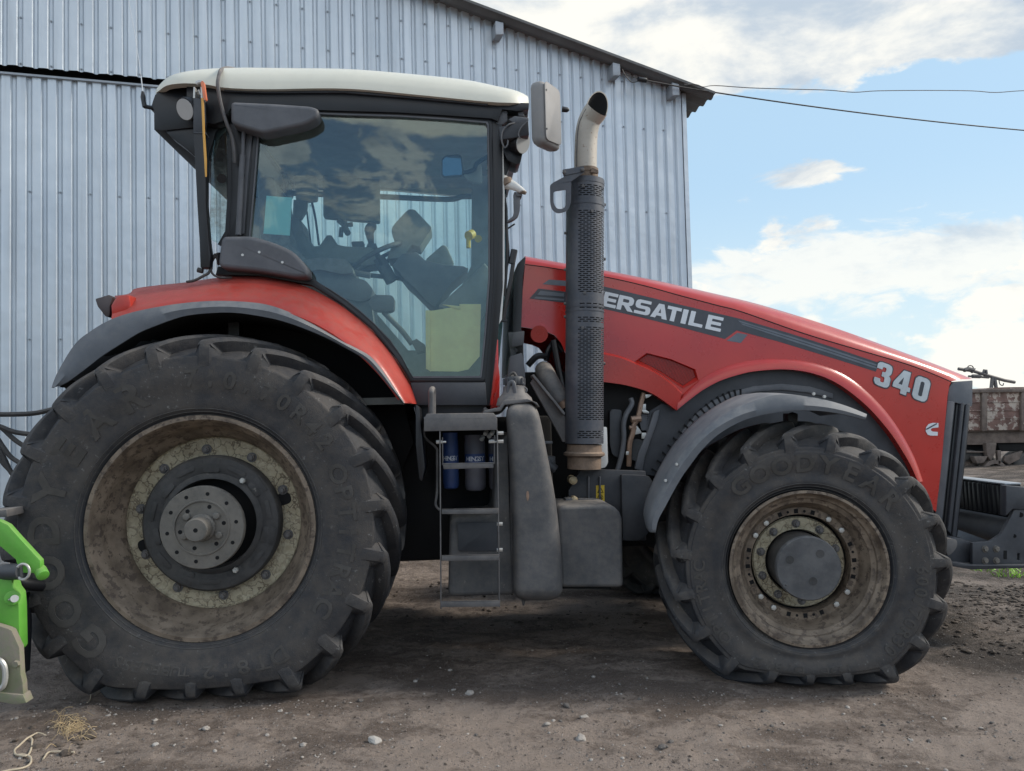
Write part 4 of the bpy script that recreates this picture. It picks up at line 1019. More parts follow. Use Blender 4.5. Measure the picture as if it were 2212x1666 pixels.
# roof: white cap
rtop_ = [(336, 199), (349, 179), (376, 165), (420, 156), (504, 150.5), (620, 151.5), (743, 153.5), (869, 162.5), (1003, 176), (1070, 189.5), (1121, 202), (1143, 216)]
rlow_ = [(335, 203), (345, 195), (363, 184), (403, 180), (447, 183), (484, 189.5), (571, 193), (743, 191.5), (902, 205), (1054, 220), (1110, 222.5), (1143, 224)]
def by_u(c, u):
    for (a, b), (x, y) in zip(c, c[1:]):
        if a <= u <= x: return b + (y-b)*(u-a)/(x-a)
    return c[-1][1] if u > c[-1][0] else c[0][1]
ct, cl_ = cr(rtop_, 8), cr(rlow_, 8); rows = []
us = [336.5, 338, 341, 346, 352, 360, 370, 385] + list(range(400, 1100, 25)) + [1100, 1112, 1124, 1133, 1139, 1142]
for u in us:
    e = min(1, max(0, (u-330)/60)); e2 = min(1, max(0, (1150-u)/60)); ins = .10*(1-sqrt(max(0, 1-(1-min(e, e2))**2)))
    yl = .40 + ins*2.2
    vl, vt = by_u(cl_, u), by_u(ct, u)
    lo = P(u, vl, yl); zt = P(u, vt, yl + .15).z; h = zt - lo.z
    half = [V((lo.x, yl+.05, lo.z-.002)), lo]
    for f in (.12, .3, .5, .7, .88, 1.0):
        a = f*pi/2; half.append(V((lo.x, yl + .16*(1-cos(a))*1.0, lo.z + h*sin(a)**.9)))
    half.append(V((lo.x, yl + .45, zt + .02))); half.append(V((lo.x, YC, zt + .03)))
    rows.append(half + [V((q.x, 2*YC-q.y, q.z)) for q in reversed(half[:-1])])
mb = MB(); mb.grid(rows); mb.face([v for v in mb.bm.verts[:len(rows[0])]]) ; roof = mb.build('cab_roof', cream, TR, smooth=50)
# dark band and soffit below the white cap
wtop = [(500, 232), (690, 239), (743, 240.5), (862, 244), (960, 250), (1060, 258)]
lowb = [(u, v-1.0) for u, v in rlow_ if u > 400]
mb = MB(); mb.plate(lowb + [(1142, 236), (1120, 240), (1085, 236), (1075, 262), (1062, 256), (960, 249), (862, 243), (743, 239.5), (690, 238), (500, 231), (480, 262), (460, 268), (440, 262), (404, 250)], .44, .52)
mb.build('roof_frame', black, TR, bev=.012)
mb = MB(); mb.plate([(484, 197), (571, 201), (743, 200), (902, 213), (1054, 228), (1054, 224), (902, 208), (743, 194.5), (571, 196), (484, 192.5)], .425, .46); mb.build('roof_seal', dark, roof, bev=.006)
# overhang at the back with its work lamps
mb = MB(); mb.plate([(356, 281), (440, 275), (482, 268), (466, 285), (452, 332), (447, 340), (424, 341), (398, 318), (370, 297)], .51, .60); mb.build('overhang_cheek', black, TR, bev=.012)
mb = MB(); mb.plate([(335, 205), (346, 197), (364, 186), (403, 182), (447, 185), (486, 192), (500, 230), (482, 266), (440, 273), (354.5, 282), (333, 280.5), (332.6, 244), (334, 240), (329, 232), (331, 216)], .50, 2.25); oh = mb.build('rear_overhang', black, TR, bev=.02)
mb = MB(); mb.plate([(324, 236), (331, 214), (340, 214), (346, 224), (338, 238), (333, 241)], .52, .7); mb.build('marker_housing', dark2, oh, bev=.01)
la, lb = P(400, 236.5, .36), P(428, 232, .44)
mb = MB(); mb.tube([la, la.lerp(lb, .15), lb, lb + (lb-la)*.6], [.062, .064, .055, .03], 24); lamp = mb.build('work_lamp', black, TR, smooth=40)
mb = MB(); ax_ = (lb-la).normalized(); mb.cyl(la - ax_*.001, la - ax_*.004, .056, n=24); mb.build('lamp_lens', lens, lamp)
mb = MB(); mb.tube([lb, P(440, 228, .6)], .015, 8); mb.build('lamp_bracket', black, lamp)
# aerial
mb = MB(); mb.tube([P(332, 234, .52), P(322, 232, .51), P(311, 230, .5)], .012, 8); mb.tube([P(313, 231, .5), P(310.5, 222, .5)], [.014, .013], 8); mb.tube([P(310.5, 222, .5), P(309, 210, .5), P(308, 198, .5)], [.012, .014, .007], 8); aer = mb.build('aerial_base', black, TR)
mb = MB(); mb.tube(cr([P(308, 198, .5), P(304, 161, .5), P(292, 80, .5), P(277, 0, .5), P(268, -40, .5)], 6), [.003]*6+[.0016]*19, 6); mb.build('aerial_whip', galvd, aer)
# cable thrown over the roof
mb = MB(); mb.tube(cr([P(506, 149, .9), P(492, 147.5, .62), P(482, 149, .5), P(476, 154, .40), P(472, 168, .375), P(470.5, 182, .37), P(474, 210, .38), P(481, 240, .39), P(490, 268, .40), P(501, 296, .42), P(506, 330, .43), P(507, 352, .44)], 6), .0105, 8); mb.build('roof_cable', steel, TR)

# pillars and door
door_o = [(548, 283), (690, 236), (743, 238.5), (862, 242), (960, 248), (1058, 256), (1064, 262), (1066, 420), (1066, 600), (1058, 720), (1049, 818), (1046, 825), (888, 826), (880, 812), (862, 778), (836, 740), (800, 703), (772, 678), (743, 655), (705, 630), (672, 612), (620, 588), (560, 560), (526, 540), (530, 505), (540, 380)]
door_i = [(556, 286), (690, 243), (743, 245), (862, 248.5), (960, 254.5), (1053, 262.5), (1056, 268), (1058.5, 420), (1058.5, 600), (1050, 720), (1041, 812), (1039, 816), (893, 817), (886, 806), (868, 772), (842, 735), (806, 698), (778, 673), (749, 650), (711, 625), (678, 607), (626, 583), (566, 555), (535, 537), (538, 505), (549, 380)]
mb = MB(); mb.plate(door_o, CY-.012, CY+.035, holes=[door_i]); dr = mb.build('cab_door', black, TR, bev=.004)
mb = MB(); d2 = [(u + (1 if u < 700 else -1)*2.2, v + (1.8 if v < 300 else -2.2)) for u, v in door_i]
mb.plate([(u, v) for u, v in door_i], CY-.016, CY-.002, holes=[[(u*.987 + 780*.013, v*.987 + 520*.013) for u, v in door_i]]); mb.build('door_trim', dark2, dr)
mb = MB(); mb.plate([(u, v) for u, v in door_i], CY+.004, CY+.008); mb.build('door_glass', glass, dr, smooth=0)
# rear quarter pane + B pillar
mb = MB(); mb.plate([(494, 268), (505, 268), (548, 283), (541, 380), (531, 505), (527, 541), (520, 540), (494, 545), (484, 540), (494, 505), (499, 430), (500, 350)], CY+.0, CY+.05); mb.build('rear_pillar', black, TR, bev=.006)
mb = MB(); mb.plate([(533, 288), (546, 286), (536, 380), (528, 505), (516, 505), (524, 380)], CY-.006, CY+.01); mb.build('pillar_trim', dark2, TR, bev=.003)
mb = MB(); mb.plate([(470, 270), (497, 262), (500, 300), (499, 430), (494, 505), (478, 530), (459, 520), (452, 505), (455, 430), (457, 340)], CY+.06, CY+.066); qg = mb.build('quarter_glass', glass3, TR, smooth=0)
mb = MB(); mb.plate([(500, 300), (499, 430), (494, 505), (478, 532), (470, 528), (486, 500), (491, 425), (492, 305)], CY+.035, CY+.055); mb.cyl(P(479, 386, CY+.06), P(479, 386, CY+.03), .026); mb.build('quarter_latch', black, qg)
mb = MB(); mb.tube([P(527, 277, CY-.03), P(524, 340, CY-.03)], .011, 10); mb.tube([P(524, 335, CY-.03), P(515, 508, CY-.03)], .016, 10); mb.build('gas_strut', dark2, TR)
# hinge covers
mb = MB(); UPC = (rnd([(500, 222), (590, 226), (672, 231.5), (690, 238), (689, 256), (662, 272), (571, 291.5), (520, 277), (500, 268.5)], [9, 12, 18, 12, 16, 24, 9, 12, 9], 3)); mb.pillow(UPC, .36, CY-.01, .02); mb.build('upper_hinge_cover', dark2, TR)
mb = MB(); LOC = (rnd([(480, 520), (486, 512), (544, 511), (590, 524), (638, 545), (668, 583), (668, 599), (645, 602), (560, 588), (480, 580), (473, 570)], [9, 9, 14, 22, 22, 16, 12, 16, 14, 9, 9], 3)); mb.pillow(LOC, .34, CY-.014, .022); hcv = mb.build('lower_hinge_cover', dark2, TR)
repeat('cover_screw', zinc, hcv, [P(u, v, .340) for u, v in ((560, 545), (610, 567), (524, 551))], lambda mb: mb.cyl((0, 0, 0), (0, -.003, 0), .007))
mb = MB(); mb.plate([(470, 575), (680, 604), (745, 652), (806, 702), (868, 775), (892, 822), (886, 826), (858, 778), (798, 706), (740, 658), (672, 616), (560, 596), (465, 594)], CY-.02, CY+.04); mb.build('door_seal', black, TR, bev=.004)
# sill panel under the door, A pillar
mb = MB(); mb.plate([(886, 826), (1049, 826), (1052, 876), (899, 876)], CY-.014, CY+.05); mb.plate([(886, 832), (1049, 832), (1050, 900), (899, 900)], CY+.05, 2.2); mb.build('cab_sill', dark, TR, bev=.006)
mb = MB(); mb.plate([(1062, 254), (1075, 236), (1084, 236), (1086, 420), (1086, 620), (1078, 700), (1064, 826), (1058, 876), (1048, 876), (1048, 822), (1058, 720), (1066, 600), (1066, 420)], CY-.008, CY+.06); fp = mb.build('front_pillar', black, TR, bev=.006)
mb = MB(); mb.plate([(1081, 300), (1086.5, 300), (1090, 420), (1090, 600), (1084, 690), (1078, 700), (1084, 600), (1084.5, 420)], CY-.002, CY+.08); mb.build('windscreen_edge', white, fp)
mb = MB(); mb.plate([(1090, 300), (1094, 420), (1093, 600), (1086, 700), (1080, 760), (1072, 840), (1066, 840), (1078, 700), (1086, 600), (1086, 420), (1085, 300)], CY+.2, 2.08); mb.build('windscreen', glass2, TR, smooth=0)
mb = MB(); mb.plate([(1069, 735), (1076, 733), (1077, 790), (1080, 815), (1072, 848), (1066, 852), (1063, 876), (1052, 876), (1060, 800), (1066, 790)], CY+.0, CY+.1); mb.plate([(1070, 820), (1080, 815), (1078, 880), (1058, 884), (1066, 852)], CY+.06, 2.0); mb.build('cab_corner', red, TR, bev=.006)
# far side wall of the cab with its window, rear window bar, floor
mb = MB()
far_o = [(520, 366), (1056, 366), (1070, 560), (1062, 850), (860, 850), (640, 640), (480, 560)]
far_h = [(560, 371), (997, 372), (1016, 374), (1019.5, 380), (1018, 575), (960, 690), (922, 757), (882, 757), (800, 662), (700, 592), (560, 535)]
mb.plate(far_o, CF-.05, CF, holes=[far_h]); fwll = mb.build('far_cab_wall', inter, TR)
mb = MB(); mb.plate(far_h, CF-.03, CF-.026); mb.build('far_glass', glass2, fwll, smooth=0)
a, b = P(1060, 876, CY), P(500, 560, CY)
mb = MB(); mb.box((-.85, CY+.06, a.z+.02), (a.x-.02, CF, a.z+.06)); mb.build('cab_floor', inter, TR)
zc = P(760, 204, CY).z
mb = MB(); mb.box((P(500, 262, CY).x, CY+.05, zc-.01), (P(1075, 262, CY).x, 2.25, zc+.02)); mb.build('headliner', inter, TR)
mb = MB(); x0 = P(490, 262, CY).x
mb.box((x0-.02, CY+.06, a.z+.3), (x0+.04, CY+.14, zc)); mb.build('rear_frame', black, TR)
mb = MB(); mb.box((x0-.02, CF-.08, a.z+.3), (x0+.04, CF, zc)); mb.build('rear_frame', black, TR)

# ---------------------------------------------------------------- inside the cab
mb = MB(); mb.plate(rnd([ZI(598, 165), ZI(1000, 200), ZI(1003, 505), ZI(598, 470)], 5), 1.55, 1.61); mon = mb.build('monitor', inter, TR, bev=.012)
mb = MB(); mb.tube([P(742, 470, 1.58), P(744, 490, 1.56), P(752, 505, 1.54)], .022, 8); mb.tube([P(730, 476, 1.56), P(742, 486, 1.56), P(762, 485, 1.56)], .016, 8); mb.tube([P(738, 492, 1.56), P(736, 512, 1.56)], .016, 8); mb.tube([P(744, 492, 1.56), P(753, 508, 1.56)], .014, 8); mb.build('monitor_mount', inter, mon)
mb = MB(); mb.plate(rnd([(634, 380), (678, 380), (684, 384), (683, 430), (640, 434)], 5), 1.5, 1.58); mb.plate([(634, 432), (664, 430), (662, 455), (650, 474), (632, 474)], 1.52, 1.56); mb.build('display', inter, TR, bev=.012)
mb = MB(); mb.tube(cr([P(520, 412, 2.18), P(639, 418, 2.18), P(819, 425, 2.18), P(964, 431, 2.18), P(1000, 425, 2.18), P(1040, 426, 2.18)], 5), .022, 10); mb.build('grab_rail', inter, TR)
mb = MB(); mb.tube(cr([P(673, 434, 1.7), P(681, 470, 1.7), P(689, 530, 1.7)], 4), .009, 6); mb.tube(cr([P(662, 450, 1.7), P(668, 500, 1.7), P(672, 530, 1.7)], 4), .007, 6); mb.build('cables', black, TR)
mb = MB(); mb.plate([(626, 475), (650, 475), (655, 500), (668, 520), (672, 532), (690, 531), (706, 508), (716, 508), (728, 528), (745, 532), (800, 534), (818, 545), (821, 570), (780, 574), (760, 568), (660, 562), (600, 545), (598, 524), (620, 520)], 1.35, 1.6); ar = mb.build('armrest_console', inter, TR, bev=.02)
mb = MB(); mb.tube(cr([P(805, 545, 1.4), P(801, 520, 1.4), P(798, 500, 1.4), P(803, 490, 1.4), P(813, 489, 1.4)], 4), [.035, .03, .022, .02, .022, .026, .028, .030, .034, .036, .036, .036, .036, .034, .032, .028, .022][:17], 10); mb.plate([(786, 548), (794, 526), (812, 526), (822, 552)], 1.36, 1.44); mb.build('joystick', dark2, ar)
mb = MB(); mb.plate(rnd([(758, 522), (786, 521), (784, 538), (762, 538)], 4), 1.36, 1.44); mb.plate(rnd([(702, 532), (708, 522), (722, 524), (726, 534)], 3), 1.36, 1.42); mb.build('control_knob', dark2, ar, bev=.008)
# seat
mb = MB(); mb.plate(rnd([(655, 570), (664, 560), (700, 556), (745, 560), (758, 572), (764, 590), (740, 592), (690, 582), (664, 586)], 6), .95, 1.5); seat = mb.build('seat_cushion', fabric, TR, bev=.05, seg=3)
mb = MB(); mb.plate(rnd([(655, 584), (690, 580), (745, 590), (760, 598), (790, 606), (806, 625), (800, 645), (780, 652), (720, 640)], 6), 1.0, 1.5); mb.plate([(700, 640), (800, 645), (820, 790), (760, 790)], 1.05, 1.45); mb.build('seat_base', dark2, seat, bev=.02)
mb = MB(); mb.plate(rnd([(566, 560), (560, 470), (556, 395), (572, 380), (592, 384), (604, 470), (630, 530), (664, 562), (640, 580)], 8), .98, 1.48); mb.build('seat_back', fabric, seat, bev=.05, seg=3)
mb = MB(); mb.plate(rnd([(800, 642), (812, 637), (846, 638), (852, 645), (851, 668), (842, 673), (806, 670), (797, 660)], 6), .95, 1.05); mb.tube(cr([P(828, 674, 1.0), P(846, 692, 1.0), P(868, 715, 1.0), P(890, 744, 1.0)], 4), .017, 8); mb.plate([(888, 738), (900, 732), (918, 745), (918, 758), (900, 762)], .95, 1.1); mb.build('pedal', dark2, TR, bev=.01)
# steering column
mb = MB(); mb.plate(rnd([(852, 484), (876, 458), (884, 452), (896, 453), (931, 490), (932, 494), (906, 534), (890, 528), (868, 556), (836, 560), (846, 530), (855, 522), (847, 508), (846, 494)], 4), 1.25, 1.5); cow = mb.build('dash_cowl', inter, TR, bev=.02)
mb = MB(); mb.plate([(846, 575), (868, 548), (900, 545), (918, 562), (958, 572), (1000, 575), (1012, 580), (975, 612), (950, 650), (938, 664), (926, 655), (908, 636), (890, 618), (874, 604), (862, 588)], 1.2, 1.6); mb.build('steering_column', dark2, cow, bev=.015)
mb = MB(); mb.plate([(918, 561), (957, 527), (966, 533), (982, 569), (950, 590)], 1.35, 1.7); mb.plate([(945, 662), (1012, 602), (1046, 566), (1064, 590), (1054, 662), (1040, 700)], 1.0, 1.9); mb.build('side_console', inter, TR, bev=.015)
s0, s1 = P(759, 589, 1.37), P(876, 529, 1.37); cc = (s0+s1)/2; ex = (s1-s0)/2; ey = V((0, ex.length, 0))
mb = MB(); mb.tube([cc + ex*cos(2*pi*i/40) + ey*sin(2*pi*i/40) for i in range(40)], .017, 10, close=True)
mb.tube([cc - ex*.95, cc + ex*.95], .014, 8); mb.tube([cc - ey*.95, cc + V((.02, 0, -.06)), cc + ey*.95], .014, 8); mb.tube([cc, cc + V((.09, 0, -.16))], .045, 12); mb.build('steering_wheel', dark2, TR)
mb = MB(); mb.tube([P(770, 592, 1.4), P(790, 594, 1.4), P(850, 600, 1.4), P(880, 604, 1.4)], .016, 8); mb.tube([P(740, 600, 1.1), P(768, 590, 1.1), P(800, 596, 1.1)], .02, 8); mb.build('lever', dark2, TR)
# interior mirrors on one arm
mb = MB(); mb.plate(rnd([(954, 343), (962, 336), (990, 333), (997, 338), (1002, 372), (999, 381), (958, 384), (953, 378)], 7), .78, .80); im = mb.build('inside_mirror', black, TR, bev=.004)
mb = MB(); mb.plate(rnd([(956.5, 345), (963.5, 339), (989, 336), (995, 341), (998.5, 372), (996.5, 377.5), (960, 380.5), (956, 377)], 6), .775, .779); mb.build('mirror_glass', mglass, im, smooth=0)
mb = MB(); mb.tube(cr([P(1066, 332, .66), P(1048, 342, .7), P(1030, 354, .74), P(1024, 366, .76), P(1010, 372, .79), P(1000, 373, .80)], 4), .014, 8); mb.build('mirror_arm', black, im)
mb = MB(); mb.plate(rnd([(1004, 376), (1020, 345), (1036, 346), (1041, 360), (1042, 392), (1038, 397), (1012, 391), (1002, 380)], 6), .79, .81); mb.build('wide_mirror', mirrorm, im, bev=.006)
mb = MB(); mb.cyl(P(1012, 510, .75), P(1020, 506, .78), .03, n=14); mb.tube([P(1012, 514, .76), P(1012, 536, .76)], .014, 8); mb.cyl(P(1033, 516, .62), P(1033, 516, .66), .022); mb.build('door_knob', yellow, dr)

# ---------------------------------------------------------------- separate things inside the cab
cb = thing('cardboard_box', 'yellowish cardboard standing inside the cab behind the lower corner of the door glass', 'cardboard', P(975, 805, .7))
mb = MB(); mb.plate([(929, 672), (992, 661.5), (1039, 659), (1036, 770), (1012, 798), (990, 803), (930, 802)], .62, .64)
mb.build('front_panel', card, cb)
mb = MB(); mb.plate([(919, 671), (929, 670), (930, 803), (920, 796)], .60, .66); mb.plate([(956, 658), (990, 661), (996, 667), (990, 668)], .61, .63); mb.plate([(992, 657), (1039, 657), (1039, 668), (997, 668)], .622, .70); mb.build('flap', card, cb, bev=.002)
mb = MB(); mb.plate([(921, 672), (1037, 662), (1036, 770), (920, 798)], .80, .82); mb.build('back_panel', card, cb)
ps = thing('paper_sheet', 'pale cyan sheet hanging in the rear corner of the cab window', 'sheet', P(600, 509, 1.0))
mb = MB(); mb.plate([(575.6, 423), (631, 427), (626, 509), (569, 505)], .505, .508); mb.build('sheet', paper, ps)

# ================================================================== EXHAUST
EY = .66; eb, et = P(1262, 958, EY), P(1264, 392, EY); ER = (P(1303, 700, EY).x - P(1221.5, 700, EY).x)/2
def EX(t): return eb.lerp(et, t)                       # axis of the stack
axs = (et-eb).normalized(); exx = V((1, 0, 0)); exx = (exx - axs*exx.dot(axs)).normalized(); eyy = axs.cross(exx)
H_ = (et-eb).length; NA = 72; pitch = .0118; rows_n = int(H_/(pitch/2)); mb = MB()
zones = [(.02, .052), (.085, .435), (.452, .47), (.505, .525), (.56, .87), (.925, .97)]
ring0 = None; ringsE = []
for j in range(rows_n+1):
    c = EX(j/rows_n); ringsE.append([mb.bm.verts.new(c + exx*(ER*cos(2*pi*k/NA)) + eyy*(ER*sin(2*pi*k/NA))) for k in range(NA)])
for j in range(rows_n):
    t = (j+.5)/rows_n; slotrow = j % 2 == 0 and any(a <= t <= b for a, b in zones); odd = (j//2) % 2
    for k in range(NA):
        ang = (k+.5)*360/NA                            # 0 = +X (right), 90 towards eyy
        y_dir = (exx*cos(radians(ang)) + eyy*sin(radians(ang)))
        az = math.degrees(atan2(y_dir.y, y_dir.x))
        if slotrow and -122 < az < 60 and (k + (2 if odd else 0)) % 4 != 0: continue
        mb.face((ringsE[j][k], ringsE[j][(k+1) % NA], ringsE[j+1][(k+1) % NA], ringsE[j+1][k]))
ex = mb.build('exhaust_guard', guard, TR, smooth=60, recalc=False)
mb = MB(); mb.tube([eb, EX(.5), et], ER-.016, 40); mb.build('silencer', gapm, ex)
for t, h in ((.512, .003), (.497, .004), (.905, .012)): mb = MB(); mb.tube([EX(t)-axs*h, EX(t)+axs*h], ER+.003, 56, cap=False); mb.build('guard_band', guard, ex, smooth=30)
mb = MB(); mb.tube([EX(.98), EX(1.0), EX(1.003)], [ER+.002, ER+.002, ER-.02], 56, cap=False); mb.build('guard_lid', guard, ex, smooth=30)
mb = MB()
for t, a in ((.96, -105), (.865, -80), (.80, -178), (.66, -178), (.48, -178), (.56, -100), (.43, -105), (.53, -178), (.3, 2), (.7, 2), (.91, 2)):
    mb = MB(); d = V((cos(radians(a)), sin(radians(a)), 0)); c = EX(t) + d*(ER); mb.tube([c, c+d*.012], .009, 8); mb.build('guard_bolt', steel, ex)
# lower rusty collar and pipe
mb = MB(); mb.tube([EX(-.004), EX(-.012), EX(-.03), EX(-.036), EX(-.044), EX(-.05)], [ER-.01, ER-.012, ER-.008, ER+.008, ER+.008, ER-.01], 40); mb.build('clamp_collar', rust, ex)
mb = MB(); mb.tube([EX(-.03), EX(-.055), EX(-.095), EX(-.097)], [ER-.018, ER-.014, ER-.014, ER-.03], 40); mb.build('lower_pipe', rust, ex)
mb = MB(); mb.plate(rnd([(1286, 925), (1311, 922), (1313.5, 1000), (1308, 1010), (1290, 1013), (1266, 1010), (1268, 1004), (1286, 1003)], 4), EY+.06, EY+.14); mb.build('overflow_bottle', white, TR, bev=.008)
# bright upper pipe, bent forward and outward
pr = (P(1289, 340, EY).x-P(1241, 340, EY).x)/2
path = cr([P(1265, 372, EY), P(1265, 340, EY), P(1266, 305, EY), P(1268, 283, EY-.005), P(1272.5, 264, EY-.012), P(1279, 250, EY-.03), P(1286, 240, EY-.05), P(1290, 234, EY-.062)], 6)
mb = MB(); pts = [V(p) for p in path]; n = 40; rings = []
for i, p in enumerate(pts):
    t = (pts[min(i+1, len(pts)-1)]-pts[max(i-1, 0)]).normalized(); u = V((0, 1, 0)); u = (u - t*u.dot(t)).normalized(); w = t.cross(u)
    rr = pr*(1 if i < len(pts)-4 else 1.0 + .02*(i-len(pts)+4)); rings.append(mb.loop([p + u*(rr*cos(2*pi*k/n)) + w*(rr*sin(2*pi*k/n)) for k in range(n)]))
for a, b in zip(rings, rings[1:]): mb.bridge(a, b)
# slanted mouth: cut towards the viewer
t = (pts[-1]-pts[-2]).normalized(); cutn = V((.34, -.935, -.10)).normalized(); last = rings[-1]; c = pts[-1]
for v in last:
    d = v.co - c; v.co = v.co - t*(d.dot(cutn)/t.dot(cutn))
inner_ = mb.loop([c + (v.co-c)*.93 for v in last]); mb.bridge(last, inner_); rim_ = [v.co.copy() for v in inner_]
up_pipe = mb.build('exhaust_pipe', alu, ex, smooth=60)
mb = MB(); la_ = mb.loop(rim_); lb2 = mb.loop([c - t*.03 + (q-c)*.80 for q in rim_]); lc2 = mb.loop([c - t*.09 + (q-c)*.35 for q in rim_]); mb.bridge(la_, lb2); mb.bridge(lb2, lc2); mb.face(lc2); mb.build('pipe_mouth', gapm, up_pipe, recalc=False)
mb = MB(); mb.tube([p + V((-pr*.88, -pr*.52, 0)) for p in pts[:24]] + [pts[k] + V((-pr*.75, -pr*.6, .01)) for k in (27, 30, 33)], .0035, 6); mb.build('pipe_seam', steel, up_pipe)
mb = MB(); mb.tube([P(1265, 366, EY), P(1266, 392, EY), P(1266, 398, EY)], [pr*1.06, pr*1.10, ER*.98], 32); mb.build('pipe_socket', rust, ex)
mb = MB(); mb.tube([P(1265, 368, EY), P(1265.5, 376, EY)], pr*1.13, 32); mb.plate([(1279, 362), (1292, 368), (1292, 374), (1276, 372)], EY-pr-.02, EY-pr+.0); mb.build('pipe_clamp', rust, ex)
Z4 = lambda x, y: (1036.9 + x*.19713, 155.5 + y*.19713)
mb = MB(); mb.plate([Z4(*p) for p in ((910, 1070), (1138, 1032), (1142, 1098), (1000, 1200), (770, 1240), (800, 1215), (920, 1150))], EY-ER-.03, EY-ER-.024); mb.plate([Z4(*p) for p in ((905, 1075), (1135, 1035), (1145, 1090), (915, 1135))], EY-ER-.036, EY-ER-.03)
br = mb.build('handle_bracket', guard, ex)
mb = MB(); mb.plate(rnd([Z4(*p) for p in ((768, 1238), (1000, 1205), (998, 1440), (960, 1525), (850, 1552), (790, 1510), (770, 1440))], [3, 3, 14, 14, 14, 14, 8], 3), EY-ER-.034, EY-ER-.026, holes=[rnd([Z4(*p) for p in ((805, 1310), (940, 1290), (938, 1470), (915, 1500), (845, 1505), (805, 1440))], [5, 2, 8, 6, 10, 8], 3)]); mb.build('stack_handle', guard, ex)
repeat('bracket_bolt', steel, ex, [P(*Z4(*p), EY-ER-.037) for p in ((920, 1105), (1120, 1075))], nut(.011, .012, .004))

# ================================================================== MIRROR, FRONT LAMPS, WIPER
m0, m1, m2 = P(1142, 245, .20), P(1172, 245, .10), P(1213, 245, .24)
zt, zb = P(1180, 170, .14).z, P(1180, 317, .14).z
mb = MB(); foot = [m0, m1, m2, m0 + (m2-m1)]
def at_z(p, z): return V((p.x, p.y, z))
mb.prism([at_z(p, zb + (.03 if i in (0, 3) else 0)) for i, p in enumerate(foot)], (0, 0, zt-zb-.015)); mir = mb.build('outside_mirror', mirrorm, TR, bev=.042, seg=4)
d1 = (m2-m1).normalized(); nrm = V((d1.y, -d1.x, 0)); L_ = (m2-m1).length
mb = MB(); a = lambda x, z: m1 + d1*x + V((0, 0, 0)) 
fr_ = rnd([(.022, zb+.03), (L_-.016, zb+.035), (L_-.018, zt-.03), (.022, zt-.02)], .03)
mb.prism([at_z(m1 + d1*x + nrm*.001, z) for x, z in fr_], nrm*.005); mb.build('mirror_cover', mirrorm, mir, bev=.003)
for x, z in ((.035, zt-.07), (.03, zb+.09)): mb = MB(); q = at_z(m1 + d1*x + nrm*.006, z); mb.cyl(q, q+nrm*.003, .005); mb.build('cover_screw', black, mir)
mb = MB(); q = P(1214, 236, .26); mb.tube([q, q + V((.03, 0, -.004)), q + V((.04, 0, -.004))], [.016, .014, .006], 10); mb.build('mirror_knob', black, mir)
mb = MB(); mb.plate([(1078, 274), (1100, 271), (1130, 262), (1141, 260), (1143, 292), (1120, 296), (1080, 302)], .36, .44); ma = mb.build('mirror_arm', dark, mir, bev=.01)
mb = MB(); mb.tube(cr([P(1112, 266, .37), P(1098, 270, .35), P(1085, 285, .345), P(1084, 305, .345), P(1090, 319, .345), P(1096, 313, .345), P(1097, 303, .35)], 5), .0045, 6); mb.tube(cr([P(1140, 262, .35), P(1126, 275, .345), P(1120, 290, .345), P(1124, 300, .35)], 4), .004, 6); mb.build('mirror_cable', dark2, mir)
mb = MB(); mb.plate([(1070, 238), (1082, 233), (1096, 236), (1096, 262), (1086, 270), (1072, 268)], .46, .50); mb.plate([(1098, 258), (1112, 250), (1142, 254), (1142, 262), (1112, 267)], .44, .6); mb.plate([(1118, 235), (1128, 238), (1134, 252), (1120, 250)], .46, .5); mb.plate([(1086, 232), (1142, 228), (1141, 250), (1100, 262)], .52, 2.2); mb.build('roof_bracket', dark2, TR, bev=.005)
mb = MB()
a, b = P(1093, 303, .50), P(1129, 309, .42)
mb.tube([a, a.lerp(b, .3), a.lerp(b, .9), b], [.03, .058, .064, .062], 24); wl = mb.build('front_work_lamp', black, TR)
mb = MB(); mb.cyl(b, b + (b-a).normalized()*.006, .058, n=24); mb.build('lamp_lens', lens, wl)
mb = MB(); mb.plate(rnd([(1086, 322), (1104, 318), (1130, 326), (1124, 352), (1117, 356), (1096, 346)], 5), .46, .62); mb.plate([(1084, 338), (1098, 342), (1103, 352), (1094, 378), (1085, 396)], .5, .62); mb.build('lamp_housing', black, TR, bev=.01)
mb = MB(); mb.tube([P(1086, 390, .52), P(1094, 396, .5), P(1110, 402, .48), P(1126, 411, .46), P(1134, 417, .46)], [.036, .034, .026, .018, .012], 14); wa = mb.build('wiper_motor_arm', white, TR)
mb = MB(); mb.tube([P(1093, 390, .5), P(1098, 402, .49)], .036, 14); mb.tube([P(1126, 412, .46), P(1136, 418, .455)], [.016, .010], 8); mb.build('wiper_boot', rust, wa)
mb = MB(); mb.plate(rnd([(1110, 414), (1124, 418), (1123, 455), (1120, 466), (1110, 474), (1096, 480), (1095, 477), (1108, 468), (1111, 455)], 4), .48, .53); mb.plate(rnd([(1114, 415), (1128, 416), (1128, 424), (1116, 424)], 2), .47, .54); mb.build('hand_grip', dark2, wa, bev=.006)
mb = MB(); mb.tube(cr([P(1088, 420, .5), P(1093, 450, .5), P(1094, 490, .5), P(1096, 530, .5), P(1094, 580, .5), P(1090, 640, .5)], 4), .009, 8); mb.tube(cr([P(1092, 430, .5), P(1088, 470, .5), P(1097, 520, .5), P(1098, 560, .5), P(1090, 600, .5)], 4), .006, 6); mb.build('wiper_hose', black, TR)
